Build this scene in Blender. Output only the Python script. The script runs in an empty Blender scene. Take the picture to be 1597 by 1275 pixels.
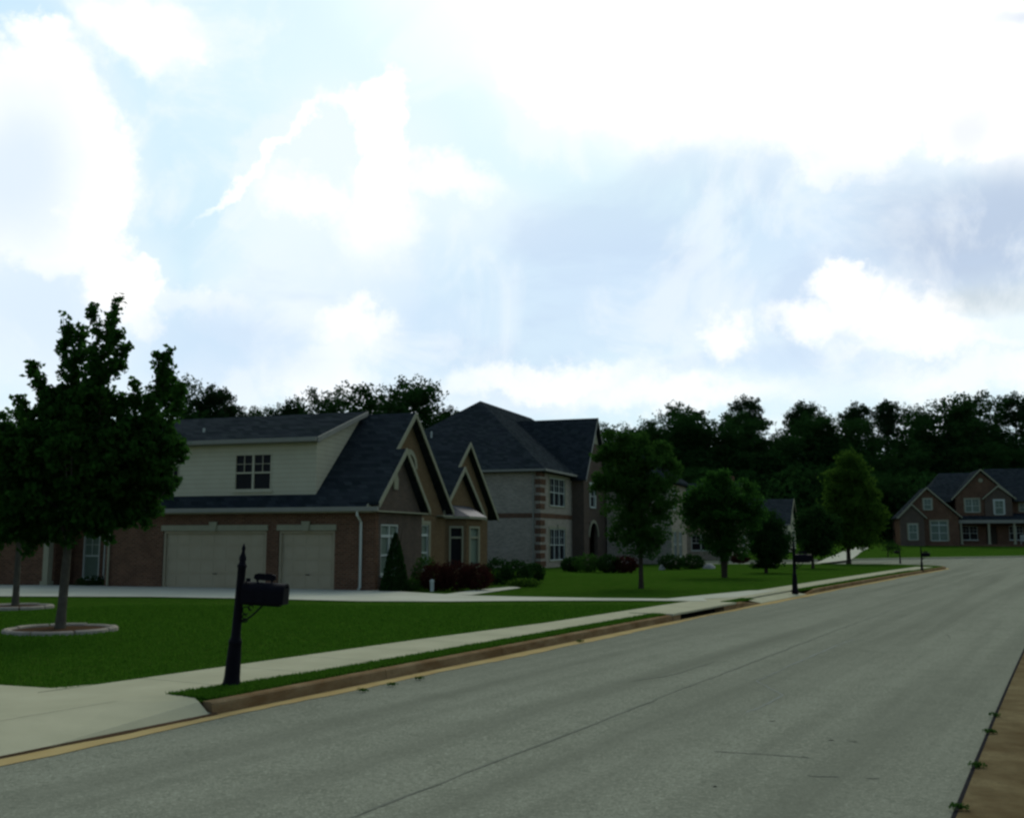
import bpy, bmesh, math, random
import numpy as np
from mathutils import Vector
R = math.radians
random.seed(7); RNG = np.random.default_rng(7)
S = bpy.context.scene
COL = S.collection

# ------------------------------------------------------------------ camera
PITCH = math.atan(203.5 / 1600.0)
cam = bpy.data.cameras.new('camera'); camo = bpy.data.objects.new('camera', cam); COL.objects.link(camo)
cam.sensor_width = 36.0; cam.lens = 36.0 * 1600.0 / 1597.0
cam.clip_start = 0.1; cam.clip_end = 5000
camo.location = (0, 0, 1.8); camo.rotation_euler = (R(90) + PITCH, 0, 0)
S.camera = camo
S.render.resolution_x = 1024; S.render.resolution_y = 817
S.render.engine = 'CYCLES'
try:
    S.cycles.filter_width = 2.6
except Exception:
    pass
# ------------------------------------------------------------------ view
S.view_settings.view_transform = 'Standard'; S.view_settings.look = 'None'
S.view_settings.exposure = 0.42; S.view_settings.gamma = 1.0
# ------------------------------------------------------------------ world
SUN_EL, SUN_AZ = R(42), R(12)        # azimuth measured from +Y towards +X
W = bpy.data.worlds.new('World'); S.world = W; W.use_nodes = True
nt = W.node_tree; nt.nodes.clear(); N = nt.nodes; L = nt.links

def azel(px, py):
    c0 = (px - 798.5) / 1600.0; c1 = (637.5 - py) / 1600.0
    d = Vector((c0, math.cos(PITCH) - c1 * math.sin(PITCH), math.sin(PITCH) + c1 * math.cos(PITCH))).normalized()
    return math.atan2(d.x, d.y), math.asin(d.z)

def build_world():
    out = N.new('ShaderNodeOutputWorld'); bg = N.new('ShaderNodeBackground'); bg.inputs['Strength'].default_value = 0.1
    L.new(bg.outputs[0], out.inputs[0])
    sky = N.new('ShaderNodeTexSky'); sky.sky_type = 'NISHITA'; sky.sun_disc = False
    sky.sun_elevation = SUN_EL; sky.sun_rotation = SUN_AZ; sky.air_density = 1.0; sky.dust_density = 2.0
    tc = N.new('ShaderNodeTexCoord'); sep = N.new('ShaderNodeSeparateXYZ'); L.new(tc.outputs['Generated'], sep.inputs[0])
    at = N.new('ShaderNodeMath'); at.operation = 'ARCTAN2'; L.new(sep.outputs[0], at.inputs[0]); L.new(sep.outputs[1], at.inputs[1])
    az = N.new('ShaderNodeMath'); az.operation = 'ARCSINE'; L.new(sep.outputs[2], az.inputs[0])
    cmb = N.new('ShaderNodeCombineXYZ'); L.new(at.outputs[0], cmb.inputs[0]); L.new(az.outputs[0], cmb.inputs[1])
    def warp(scale, amp, detail=9, rough=.6, src=None):
        n = N.new('ShaderNodeTexNoise'); n.inputs['Scale'].default_value = scale; n.inputs['Detail'].default_value = detail
        n.inputs['Roughness'].default_value = rough; L.new(tc.outputs['Generated'], n.inputs['Vector'])
        a = N.new('ShaderNodeVectorMath'); a.operation = 'SUBTRACT'; a.inputs[1].default_value = (.5, .5, .5); L.new(n.outputs['Color'], a.inputs[0])
        b = N.new('ShaderNodeVectorMath'); b.operation = 'MULTIPLY'; b.inputs[1].default_value = (amp, amp, 0); L.new(a.outputs[0], b.inputs[0])
        c = N.new('ShaderNodeVectorMath'); c.operation = 'ADD'; L.new(b.outputs[0], c.inputs[0]); L.new((src or cmb).outputs[0], c.inputs[1])
        return c
    crisp = warp(15.0, .105, 10, .66); soft = warp(6.0, .09, 5, .55)
    def blob(src, px, py, rx, ry, rot=0., edge=.25, strength=1.):
        a, e = azel(px, py)
        s1 = N.new('ShaderNodeVectorMath'); s1.operation = 'SUBTRACT'; L.new(src.outputs[0], s1.inputs[0]); s1.inputs[1].default_value = (a, e, 0)
        v = s1
        if rot:
            r = N.new('ShaderNodeVectorRotate'); r.rotation_type = 'Z_AXIS'; L.new(v.outputs[0], r.inputs['Vector']); r.inputs['Angle'].default_value = R(rot); v = r
        m = N.new('ShaderNodeVectorMath'); m.operation = 'MULTIPLY'; m.inputs[1].default_value = (1600. / rx, 1600. / ry, 0); L.new(v.outputs[0], m.inputs[0])
        ln = N.new('ShaderNodeVectorMath'); ln.operation = 'LENGTH'; L.new(m.outputs[0], ln.inputs[0])
        mr = N.new('ShaderNodeMapRange'); mr.interpolation_type = 'SMOOTHSTEP'
        mr.inputs['From Min'].default_value = 1 + edge; mr.inputs['From Max'].default_value = max(0, 1 - edge)
        mr.inputs['To Min'].default_value = 0; mr.inputs['To Max'].default_value = strength
        L.new(ln.outputs['Value'], mr.inputs['Value']); return mr.outputs[0]
    def union(lst):
        o = lst[0]
        for b in lst[1:]:
            m = N.new('ShaderNodeMath'); m.operation = 'MAXIMUM'; L.new(o, m.inputs[0]); L.new(b, m.inputs[1]); o = m.outputs[0]
        return o
    def mix(fac, a, col, val=1.):
        m = N.new('ShaderNodeMix'); m.data_type = 'RGBA'; L.new(fac, m.inputs[0]); L.new(a, m.inputs[6])
        m.inputs[7].default_value = tuple(10 * val * c for c in col) + (1,); return m.outputs[2]
    c = sky.outputs[0]
    # thin bright veil over the sunward half of the sky
    c = mix(blob(soft, 800, 300, 2300, 1700, 0, .75), c, (.555, .69, .745), 1.)
    c = mix(blob(soft, 40, 60, 260, 260, 0, .9, .8), c, (.42, .60, .77))
    c = mix(blob(soft, 300, 300, 330, 300, 0, .8, .7), c, (.49, .645, .74), 1.0)
    c = mix(blob(soft, 640, 130, 360, 170, 0, .9, .8), c, (.61, .735, .76), 1.0)
    # wisps of varying thickness through the veil
    wn = N.new('ShaderNodeTexNoise'); wn.inputs['Scale'].default_value = 7; wn.inputs['Detail'].default_value = 9; wn.inputs['Roughness'].default_value = .6; wn.inputs['Distortion'].default_value = .6
    L.new(tc.outputs['Generated'], wn.inputs['Vector'])
    def wisp(amount, lo=.45, hi=.72):
        m = N.new('ShaderNodeMapRange'); m.interpolation_type = 'SMOOTHSTEP'; L.new(wn.outputs['Fac'], m.inputs[0]); m.inputs[1].default_value = lo; m.inputs[2].default_value = hi; m.inputs[4].default_value = amount
        f = N.new('ShaderNodeMath'); f.operation = 'MULTIPLY'; L.new(m.outputs[0], f.inputs[0]); L.new(blob(soft, 800, 300, 2300, 1700, 0, .75), f.inputs[1]); return f.outputs[0]
    c = mix(wisp(.22), c, (.74, .79, .80))
    WH = (.86, .86, .85)
    w0 = [blob(crisp, *q) for q in [(500, 320, 165, 120, 40, .08, .75), (520, 430, 150, 130, 0, .12, .7), (420, 500, 130, 60, 0, .2, .6)]]
    c = mix(union(w0), c, (.64, .725, .775))
    # softly shining cloud bodies, then their crisp sunlit edges
    body = [blob(soft, *q) for q in [(40, 300, 160, 190, 0, .35, .75), (60, 470, 190, 130, 0, .4, .8), (560, 300, 150, 150, 30, .35, .6), (470, 440, 130, 110, 0, .4, .6), (1050, 60, 300, 170, 0, .35, .9), (1400, 110, 300, 180, 0, .4, .9),
        (700, 320, 160, 60, 10, .6, .6), (800, 610, 900, 34, 0, .6, .6), (1330, 500, 230, 100, 0, .5, .6), (200, 30, 120, 60, 10, .6, .5)]]
    c = mix(union(body), c, (.68, .745, .79))
    w1 = [blob(crisp, *b) for b in [
        (40, 250, 135, 150, 0, .14), (100, 345, 108, 90, 0, .14), (200, 465, 58, 62, 0, .2, .9),
        (215, 40, 80, 50, 12, .45, .85), (60, 62, 48, 26, 0, .4, .8), (255, 62, 60, 24, 0, .4, .8),
        (590, 172, 50, 66, 0, .2), (540, 152, 50, 22, 0, .5, .7), (600, 250, 48, 85, 0, .18), (700, 280, 85, 24, 10, .7, .55),
        (590, 330, 55, 80, 0, .6, .8), (412, 240, 11, 118, 42, .5, .8), (480, 300, 70, 30, 20, .6, .6),
        (560, 520, 62, 48, 0, .5, .8), (500, 570, 90, 50, 0, .4, .8), (290, 480, 90, 18, 10, .7, .5),
        (900, 100, 140, 95, 0, .15), (1040, 60, 270, 140, 0, .25), (1360, 80, 300, 130, 0, .2),
        (1330, 220, 75, 60, 0, .2, .9), (1520, 190, 90, 70, 0, .2), (1620, 60, 180, 180, 0, .3)]]
    c = mix(union(w1), c, WH, 1.02)
    hot = blob(soft, 1120, -640, 520, 400, 0, .8)
    c = mix(hot, c, (1., .98, .93), 2.0)
    # shaded cloud bodies
    g = [blob(soft, *b) for b in [(800, 480, 330, 130, -4, .8, .55), (980, 450, 300, 100, 0, .8, .75), (680, 510, 120, 75, 0, .8, .7), (930, 520, 160, 34, -4, .6, .6),
        (370, 545, 150, 70, 0, .8, .7), (20, 270, 100, 120, 0, .8, .7), (60, 480, 130, 90, 0, .8, .5), (1150, 563, 150, 24, 0, .7, .7),
        (1270, 380, 230, 80, 0, .8, .7), (1420, 575, 200, 24, 0, .7, .4)]]
    c = mix(union(g), c, (.475, .59, .735))
    g = [blob(soft, *b) for b in [(1555, 365, 160, 80, 0, .6, .85), (1500, 200, 30, 40, 0, .8, .35), (1640, -4, 90, 10, 0, .8, .6)]]
    c = mix(union(g), c, (.37, .445, .575))
    g = [blob(soft, *b) for b in [(1540, 465, 150, 18, 0, .8, .55)]]
    c = mix(union(g), c, (.44, .49, .52))
    wn2 = N.new('ShaderNodeTexNoise'); wn2.inputs['Scale'].default_value = 4.2; wn2.inputs['Detail'].default_value = 8; wn2.inputs['Roughness'].default_value = .55; wn2.inputs['Distortion'].default_value = .9
    mp2 = N.new('ShaderNodeMapping'); mp2.inputs['Scale'].default_value = (1, 1, 1.8); mp2.inputs['Location'].default_value = (3.1, 1.7, .4); L.new(tc.outputs['Generated'], mp2.inputs['Vector']); L.new(mp2.outputs[0], wn2.inputs['Vector'])
    m2 = N.new('ShaderNodeMapRange'); m2.interpolation_type = 'SMOOTHSTEP'; L.new(wn2.outputs['Fac'], m2.inputs[0]); m2.inputs[1].default_value = .46; m2.inputs[2].default_value = .64
    f2 = N.new('ShaderNodeMath'); f2.operation = 'MULTIPLY'; L.new(m2.outputs[0], f2.inputs[0]); L.new(blob(soft, 1000, 430, 620, 190, 0, .5, .5), f2.inputs[1])
    c = mix(f2.outputs[0], c, (.42, .525, .68))
    c = mix(wisp(.42, .48, .62), c, (.73, .77, .79))
    w2 = [blob(crisp, *b) for b in [(1335, 452, 50, 30, 0, .4, .9), (1270, 500, 80, 26, 0, .6, .75), (1340, 490, 70, 30, 0, .6, .7), (1405, 505, 80, 40, 0, .45, .85), (1460, 530, 60, 26, 0, .5, .7), (1118, 525, 36, 34, 0, .5, .75),
        (1450, 548, 120, 14, 0, .6, .5), (560, 500, 50, 34, 0, .4, .6), (850, 592, 150, 28, 0, .5, .7), (1050, 615, 160, 24, 0, .6, .6), (200, 450, 50, 44, 0, .3, .9),
        (170, 330, 36, 66, 20, .5, .7), (1550, 590, 140, 26, 0, .6, .5)]]
    c = mix(union(w2), c, WH, .98)
    L.new(c, bg.inputs[0])
build_world()
sun = bpy.data.lights.new('sun', 'SUN'); sun.energy = 0.75; sun.angle = R(20); sun.color = (1, .95, .86)
suno = bpy.data.objects.new('sun', sun); COL.objects.link(suno)
sd = Vector((math.sin(SUN_AZ) * math.cos(SUN_EL), math.cos(SUN_AZ) * math.cos(SUN_EL), math.sin(SUN_EL)))
suno.rotation_euler = (-sd).to_track_quat('-Z', 'Y').to_euler()

# ------------------------------------------------------------------ ground shape
HK = [(-400, 0), (70, 0), (80, .03), (90, .13), (100, .28), (115, .68), (128, 1.06), (150, 1.7), (200, 3.6), (400, 6), (3000, 6)]
def hgt(y):
    return float(np.interp(y, [k[0] for k in HK], [k[1] for k in HK]))
def un(px, py, off=0.):                      # where a line of sight meets the ground
    c0 = (px - 798.5) / 1600.0; c1 = (637.5 - py) / 1600.0
    dy = math.cos(PITCH) - c1 * math.sin(PITCH); dz = math.sin(PITCH) + c1 * math.cos(PITCH)
    lo, hi = 1., 400.
    g = lambda Y: 1.8 + dz / dy * Y - hgt(Y) - off
    Y = lo
    while Y < hi and g(Y) > 0: Y += .5
    a, b = Y - .5, Y
    for _ in range(30):
        m = (a + b) / 2
        if g(m) > 0: a = m
        else: b = m
    return (c0 / dy * a, a)
def zat(py, Y): return 1.8 + (841 - py) / 1600. * Y
def xat(px, Y): return (px - 798.5) / 1600. * Y
KC = (4.45555942e-04, 5.25532740e-01, -9.56352834e+00)
def kp(Y, p=0.):                            # kerb line, offset p metres to its left
    x = KC[0] * Y * Y + KC[1] * Y + KC[2]; s = 2 * KC[0] * Y + KC[1]; n = math.hypot(1, s)
    return (x - p / n, Y + p * s / n)

# ------------------------------------------------------------------ materials
def mat(name, col, rough=.85, col2=None, scale=4., detail=6, bump=0., bscale=None, spec=.3, kind=None, **kw):
    m = bpy.data.materials.new(name); m.use_nodes = True; t = m.node_tree; n = t.nodes; l = t.links
    b = n['Principled BSDF']; b.inputs['Roughness'].default_value = rough; b.inputs['Specular IOR Level'].default_value = 0 if rough >= .9 else spec
    b.inputs['Base Color'].default_value = (*col, 1)
    tc = n.new('ShaderNodeTexCoord'); vec = tc.outputs['Object']
    c2 = col2 or tuple(min(1, x * 1.35) for x in col)
    def noise(sc, d=6, r=.55, v=None):
        q = n.new('ShaderNodeTexNoise'); q.inputs['Scale'].default_value = sc; q.inputs['Detail'].default_value = d; q.inputs['Roughness'].default_value = r
        l.new(v or vec, q.inputs['Vector']); return q.outputs['Fac']
    def ramp(f, a, bb):
        r = n.new('ShaderNodeMapRange'); l.new(f, r.inputs[0]); r.inputs[1].default_value = a; r.inputs[2].default_value = bb; return r.outputs[0]
    def mixc(f, a, bb, blend='MIX'):
        q = n.new('ShaderNodeMix'); q.data_type = 'RGBA'; q.blend_type = blend
        if isinstance(f, (int, float)): q.inputs[0].default_value = f
        else: l.new(f, q.inputs[0])
        for i, v in ((6, a), (7, bb)):
            if isinstance(v, tuple): q.inputs[i].default_value = (*v[:3], 1)
            else: l.new(v, q.inputs[i])
        return q.outputs[2]
    def bumpn(h, st, dist=.02):
        q = n.new('ShaderNodeBump'); q.inputs['Strength'].default_value = st; q.inputs['Distance'].default_value = dist
        l.new(h, q.inputs['Height']); l.new(q.outputs[0], b.inputs['Normal'])
    cc = mixc(ramp(noise(scale, detail), .3, .7), col, c2)
    if kind in ('brick', 'shingle'):
        sp = n.new('ShaderNodeSeparateXYZ'); l.new(vec, sp.inputs[0])
        ad = n.new('ShaderNodeMath'); l.new(sp.outputs[0], ad.inputs[0]); l.new(sp.outputs[1], ad.inputs[1])
        cb = n.new('ShaderNodeCombineXYZ'); l.new(ad.outputs[0], cb.inputs[0]); l.new(sp.outputs[2], cb.inputs[1])
        br = n.new('ShaderNodeTexBrick'); l.new(cb.outputs[0], br.inputs['Vector']); br.inputs['Scale'].default_value = 1
        br.inputs['Brick Width'].default_value = kw.get('bw', .22); br.inputs['Row Height'].default_value = kw.get('rh', .077)
        br.inputs['Mortar Size'].default_value = kw.get('mo', .010); br.inputs['Mortar Smooth'].default_value = .1
        br.inputs['Color1'].default_value = (*col, 1); br.inputs['Color2'].default_value = (*c2, 1)
        br.inputs['Mortar'].default_value = (*kw.get('mc', (.28, .25, .2)), 1); br.inputs['Bias'].default_value = -.1
        cc = mixc(ramp(noise(1.3, 5), .3, .75), br.outputs['Color'], mixc(.55, br.outputs['Color'], kw.get('c3', c2)))
        bumpn(br.outputs['Fac'], -.4, .01)
    if kind == 'siding':
        sp = n.new('ShaderNodeSeparateXYZ'); l.new(vec, sp.inputs[0])
        q = n.new('ShaderNodeMath'); q.operation = 'MULTIPLY'; q.inputs[1].default_value = 1 / .17; l.new(sp.outputs[2], q.inputs[0])
        fr = n.new('ShaderNodeMath'); fr.operation = 'FRACT'; l.new(q.outputs[0], fr.inputs[0])
        bumpn(fr.outputs[0], -1., .03)
        cc = mixc(ramp(fr.outputs[0], .90, .97), cc, tuple(x * .62 for x in col))
    if kind == 'grass':
        a = noise(kw.get('s1', .35), 4); bq = noise(30, 6, .7); e = noise(2.5, 5, .6)
        cc = mixc(ramp(a, .35, .65), col, c2); cc = mixc(ramp(e, .38, .72), cc, kw['c3']); cc = mixc(ramp(noise(.9, 3), .55, .8), cc, kw['c3']); cc = mixc(ramp(bq, .35, .75), cc, tuple(x * .45 for x in col))
        bumpn(bq, .8, .05)
    elif kind == 'road':
        sp = noise(55, 3, .8); sp2 = noise(160, 2, .8); big = noise(.28, 5, .55); md = noise(2.0, 6, .65)
        cc = mixc(ramp(big, .3, .7), col, c2); cc = mixc(ramp(md, .46, .72), cc, kw['c3'])
        gr = noise(16, 3, .75); cc = mixc(ramp(gr, .50, .66), cc, tuple(x * .80 for x in col)); cc = mixc(ramp(noise(21, 2, .7), .54, .68), cc, tuple(min(1, x * 1.28) for x in c2)); cc = mixc(ramp(sp, .52, .72), cc, tuple(min(1, x * 1.7) for x in c2)); cc = mixc(ramp(sp2, .55, .75), cc, tuple(x * .4 for x in col))
        vr = n.new('ShaderNodeVectorRotate'); vr.rotation_type = 'Z_AXIS'; vr.inputs['Angle'].default_value = R(29.5); l.new(vec, vr.inputs['Vector']); mp = n.new('ShaderNodeMapping'); mp.inputs['Scale'].default_value = (1.1, .03, 1); l.new(vr.outputs[0], mp.inputs['Vector'])
        st = noise(1.0, 4, .6, mp.outputs[0]); cc = mixc(ramp(st, .45, .8), cc, tuple(x * .72 for x in col))
        bumpn(sp, .5, .01)
    elif kind == 'kerb':
        mp = n.new('ShaderNodeMapping'); mp.inputs['Scale'].default_value = (1, 1, 3); l.new(vec, mp.inputs['Vector'])
        st = noise(1.2, 7, .65, mp.outputs[0]); cc = mixc(ramp(st, .25, .62), col, kw['c3']); cc = mixc(ramp(noise(25, 4), .5, .8), cc, tuple(x * .5 for x in col))
        bumpn(noise(40, 4), .4, .01)
    elif kind == 'leaf':
        g = n.new('ShaderNodeNewGeometry'); cc = mixc(g.outputs['Random Per Island'], col, c2)
        tr = n.new('ShaderNodeBsdfTranslucent'); l.new(mixc(.35, cc, tuple(min(1, x * 2) for x in c2)), tr.inputs[0])
        ms = n.new('ShaderNodeMixShader'); ms.inputs[0].default_value = kw.get('tr', .35)
        l.new(b.outputs[0], ms.inputs[1]); l.new(tr.outputs[0], ms.inputs[2]); l.new(ms.outputs[0], n['Material Output'].inputs[0])
    elif bump and kind is None:
        bumpn(noise(bscale or scale * 5, 5), bump)
    l.new(cc, b.inputs['Base Color'])
    return m
M = dict(
    earth=mat('earth', (.05, .035, .02), .95, (.08, .05, .03), 1.),
    lawn=mat('lawn', (.022, .070, .005), .95, (.035, .096, .008), kind='grass', c3=(.054, .100, .014), spec=.05),
    blade=mat('grass_blade', (.025, .082, .005), .9, (.050, .124, .012), kind='leaf', tr=.3, spec=.1),
    road=mat('asphalt', (.168, .179, .130), .9, (.198, .210, .154), kind='road', c3=(.138, .148, .106), spec=.15),
    concrete=mat('concrete', (.30, .30, .195), .9, (.36, .355, .235), 1.2, 8, .3, 40, spec=.2),
    drive=mat('drive_concrete', (.35, .36, .27), .9, (.42, .43, .33), .6, 8, .2, 30, spec=.2),
    gutter=mat('gutter_concrete', (.36, .29, .13), .9, (.30, .22, .09), 2., 8, spec=.2),
    kerb=mat('kerb_concrete', (.26, .20, .11), .9, kind='kerb', c3=(.13, .080, .036), spec=.2),
    kerbclay=mat('clay_gutter', (.185, .155, .080), .9, kind='kerb', c3=(.085, .062, .030), spec=.2),
    tar=mat('joint_tar', (.018, .018, .018), .9),
    stain=mat('road_stain', (.105, .112, .085), .9, (.15, .158, .122), 3),
    chalk=mat('chalk', (.25, .275, .245), .9, (.21, .225, .185), 6),
    brick=mat('red_brick', (.085, .040, .022), .9, (.14, .070, .040), kind='brick', c3=(.055, .032, .020), mc=(.15, .12, .08)),
    tanbrick=mat('tan_brick', (.105, .068, .034), .9, (.07, .038, .020), kind='brick', c3=(.11, .075, .035), mc=(.2, .16, .09)),
    stone=mat('dark_brick', (.075, .058, .036), .9, (.11, .078, .048), kind='brick', c3=(.055, .048, .036), mc=(.12, .1, .09)),  # plain dark brick elsewhere, painted-in shade on the entrance block
    palebrick=mat('pale_brick', (.30, .27, .20), .9, (.16, .135, .10), kind='brick', c3=(.19, .17, .125), mc=(.33, .31, .24)),
    siding=mat('cream_siding', (.37, .355, .245), .9, (.405, .39, .27), 2, kind='siding'),
    trim=mat('cream_trim', (.22, .22, .145), .9, (.25, .25, .165), 5),
    white=mat('white_trim', (.36, .40, .34), .9, (.42, .46, .39), 5),
    soffit=mat('beige_gutter', (.17, .175, .135), .7, (.20, .2, .155), 3),
    door=mat('garage_door_paint', (.29, .255, .165), .9, (.32, .285, .19), 2),
    shingle=mat('shingles', (.012, .018, .018), .95, (.031, .040, .040), kind='shingle', bw=.33, rh=.14, mo=.006, mc=(.013, .015, .018), c3=(.024, .028, .034), spec=.15),
    metalroof=mat('pale_metal_roof', (.035, .042, .05), .5, (.05, .058, .065), 3, spec=.15),
    glass=mat('window_glass', (.006, .008, .010), .2, (.010, .012, .014), 2, spec=.06),
    blind=mat('window_blind', (.085, .12, .085), .35, (.11, .15, .105), 3, spec=.2),
    black=mat('black_paint', (.004, .004, .006), .55, (.007, .007, .010), 8, spec=.03),
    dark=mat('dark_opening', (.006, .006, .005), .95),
    bark=mat('bark', (.055, .050, .036), .95, (.085, .078, .058), 9, 8, .6, 30),
    darkbark=mat('dark_bark', (.03, .025, .018), .95, (.05, .042, .03), 9, 8, .6, 30),
    mulch=mat('mulch', (.032, .024, .014), .95, (.075, .045, .025), 14, 6, .8, 40),
    edging=mat('edging_concrete', (.22, .20, .155), .9, (.29, .265, .21), 5, 6, .4, 40),
    leafmaple=mat('maple_leaf', (.009, .034, .006), .95, (.030, .088, .014), kind='leaf', tr=.42, spec=.25),
    leafgreen=mat('green_leaf', (.016, .048, .008), .95, (.032, .082, .014), kind='leaf', tr=.35, spec=.2),
    leafyellow=mat('yellow_green_leaf', (.022, .060, .008), .95, (.042, .090, .012), kind='leaf', tr=.4, spec=.2),
    leafdark=mat('dark_leaf', (.009, .028, .006), .95, (.018, .048, .011), kind='leaf', tr=.25, spec=.15),
    leafwood=mat('woodland_leaf', (.008, .030, .007), .95, (.020, .056, .013), kind='leaf', tr=.22, spec=.1),
    leafpine=mat('pine_needles', (.009, .027, .009), .95, (.020, .046, .015), kind='leaf', tr=.15, spec=.1),
    leafred=mat('barberry_leaf', (.020, .007, .006), .95, (.040, .014, .010), kind='leaf', tr=.2, spec=.15),
    red=mat('red_plastic', (.25, .02, .015), .5), blue=mat('pale_blue_plastic', (.12, .17, .22), .5),
    boulder=mat('pale_rock', (.22, .22, .19), .9, (.28, .28, .24), 4, 6, .5, 10),
)

# ------------------------------------------------------------------ mesh helpers
class MB:
    def __init__(s): s.v = []; s.f = []
    def add(s, vs, fs):
        o = len(s.v); s.v += [tuple(v) for v in vs]; s.f += [tuple(i + o for i in f) for f in fs]; return s
    def box(s, x0, x1, y0, y1, z0, z1):
        x0, x1 = sorted((x0, x1)); y0, y1 = sorted((y0, y1)); z0, z1 = sorted((z0, z1))
        return s.add([(x0, y0, z0), (x1, y0, z0), (x1, y1, z0), (x0, y1, z0), (x0, y0, z1), (x1, y0, z1), (x1, y1, z1), (x0, y1, z1)],
                     [(0, 3, 2, 1), (4, 5, 6, 7), (0, 1, 5, 4), (1, 2, 6, 5), (2, 3, 7, 6), (3, 0, 4, 7)])
    def prism(s, pts, ext):
        n = len(pts); e = Vector(ext); top = [tuple(p) for p in pts]; bot = [tuple(Vector(p) + e) for p in pts]
        return s.add(top + bot, [tuple(range(n)), tuple(range(2 * n - 1, n - 1, -1))] + [(i, i + n, (i + 1) % n + n, (i + 1) % n) for i in range(n)])
    def beam(s, p0, p1, w, h, up=(0, 0, 1)):
        p0 = Vector(p0); p1 = Vector(p1); d = (p1 - p0).normalized(); a = d.cross(Vector(up))
        if a.length < 1e-4: a = d.cross(Vector((1, 0, 0)))
        a.normalize(); b = a.cross(d).normalized(); a *= w / 2; b *= h / 2
        q = [p0 - a - b, p0 + a - b, p0 + a + b, p0 - a + b]
        return s.prism(q, p1 - p0)
    def tube(s, pts, rad, n=8, cap=True):
        pts = [Vector(p) for p in pts]; rings = []; o = len(s.v); ref = Vector((.3, .9, .1))
        for i, p in enumerate(pts):
            d = (pts[min(i + 1, len(pts) - 1)] - pts[max(i - 1, 0)]).normalized(); a = d.cross(ref)
            if a.length < .05: a = d.cross(Vector((1, 0, 0)))
            a.normalize(); b = d.cross(a); r = rad[i] if hasattr(rad, '__len__') else rad
            s.v += [tuple(p + (a * math.cos(t) + b * math.sin(t)) * r) for t in [2 * math.pi * k / n for k in range(n)]]
        for i in range(len(pts) - 1):
            for k in range(n): s.f.append((o + i * n + k, o + i * n + (k + 1) % n, o + (i + 1) * n + (k + 1) % n, o + (i + 1) * n + k))
        if cap: s.f.append(tuple(o + k for k in range(n))[::-1]); s.f.append(tuple(o + (len(pts) - 1) * n + k for k in range(n)))
        return s
    def lathe(s, prof, x=0, y=0, n=16):
        return s.tube([(x, y, z) for r, z in prof], [max(r, .001) for r, z in prof], n) if 0 else s._lathe(prof, x, y, n)
    def _lathe(s, prof, x, y, n):
        o = len(s.v)
        for r, z in prof: s.v += [(x + r * math.cos(2 * math.pi * k / n), y + r * math.sin(2 * math.pi * k / n), z) for k in range(n)]
        for i in range(len(prof) - 1):
            for k in range(n): s.f.append((o + i * n + k, o + i * n + (k + 1) % n, o + (i + 1) * n + (k + 1) % n, o + (i + 1) * n + k))
        s.f.append(tuple(o + k for k in range(n))[::-1]); s.f.append(tuple(o + (len(prof) - 1) * n + k for k in range(n)))
        return s
    def build(s, name, m, parent=None, smooth=False, loc=None, fix=True):
        me = bpy.data.meshes.new(name); me.from_pydata(s.v, [], s.f); me.update()
        if fix:
            bm = bmesh.new(); bm.from_mesh(me); bmesh.ops.recalc_face_normals(bm, faces=bm.faces); bm.to_mesh(me); bm.free()
        if smooth: me.polygons.foreach_set('use_smooth', [True] * len(me.polygons))
        me.materials.append(M[m] if isinstance(m, str) else m)
        o = bpy.data.objects.new(name, me); COL.objects.link(o)
        if parent: o.parent = parent
        if loc: o.location = loc
        return o
def thing(name, label, cat, loc=(0, 0, 0), rz=0., group=None):
    o = bpy.data.objects.new(name, None); COL.objects.link(o); o.location = loc; o.rotation_euler = (0, 0, rz)
    o['label'] = label; o['category'] = cat
    if group: o['group'] = group
    o.empty_display_size = .3
    return o
def tag(o, label, cat, group=None, kind=None):
    o['label'] = label; o['category'] = cat
    if group: o['group'] = group
    if kind: o['kind'] = kind
    return o
def struct(o): o['kind'] = 'structure'; return o
def copy_tree(o, parent=None):
    c = o.copy(); COL.objects.link(c)
    if parent: c.parent = parent
    for ch in list(o.children): copy_tree(ch, c)
    return c
YB = [70, 80, 90, 100, 115, 128, 150, 200]
def sheet(name, poly, off, m, zf=None, thick=0):
    from mathutils.geometry import delaunay_2d_cdt
    n = len(poly); r = delaunay_2d_cdt([Vector((x, y)) for x, y in poly], [], [list(range(n))], 1, 1e-5)
    bm = bmesh.new(); vs = [bm.verts.new((v.x, v.y, 0)) for v in r[0]]
    for f in r[2]: bm.faces.new([vs[i] for i in f])
    for yb in YB:
        bmesh.ops.bisect_plane(bm, geom=bm.verts[:] + bm.edges[:] + bm.faces[:], plane_co=(0, yb, 0), plane_no=(0, 1, 0))
    for v in bm.verts: v.co.z = hgt(v.co.y) + off + (zf(v.co.x, v.co.y) if zf else 0)
    for f in bm.faces:
        f.normal_update()
        if f.normal.z < 0: f.normal_flip()
    me = bpy.data.meshes.new(name); bm.to_mesh(me); bm.free(); me.materials.append(M[m])
    o = bpy.data.objects.new(name, me); COL.objects.link(o); return struct(o)
def fr(Y0, Y1, step=1.):
    n = max(1, int(math.ceil((Y1 - Y0) / step))); return [Y0 + (Y1 - Y0) * i / n for i in range(n + 1)]

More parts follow.
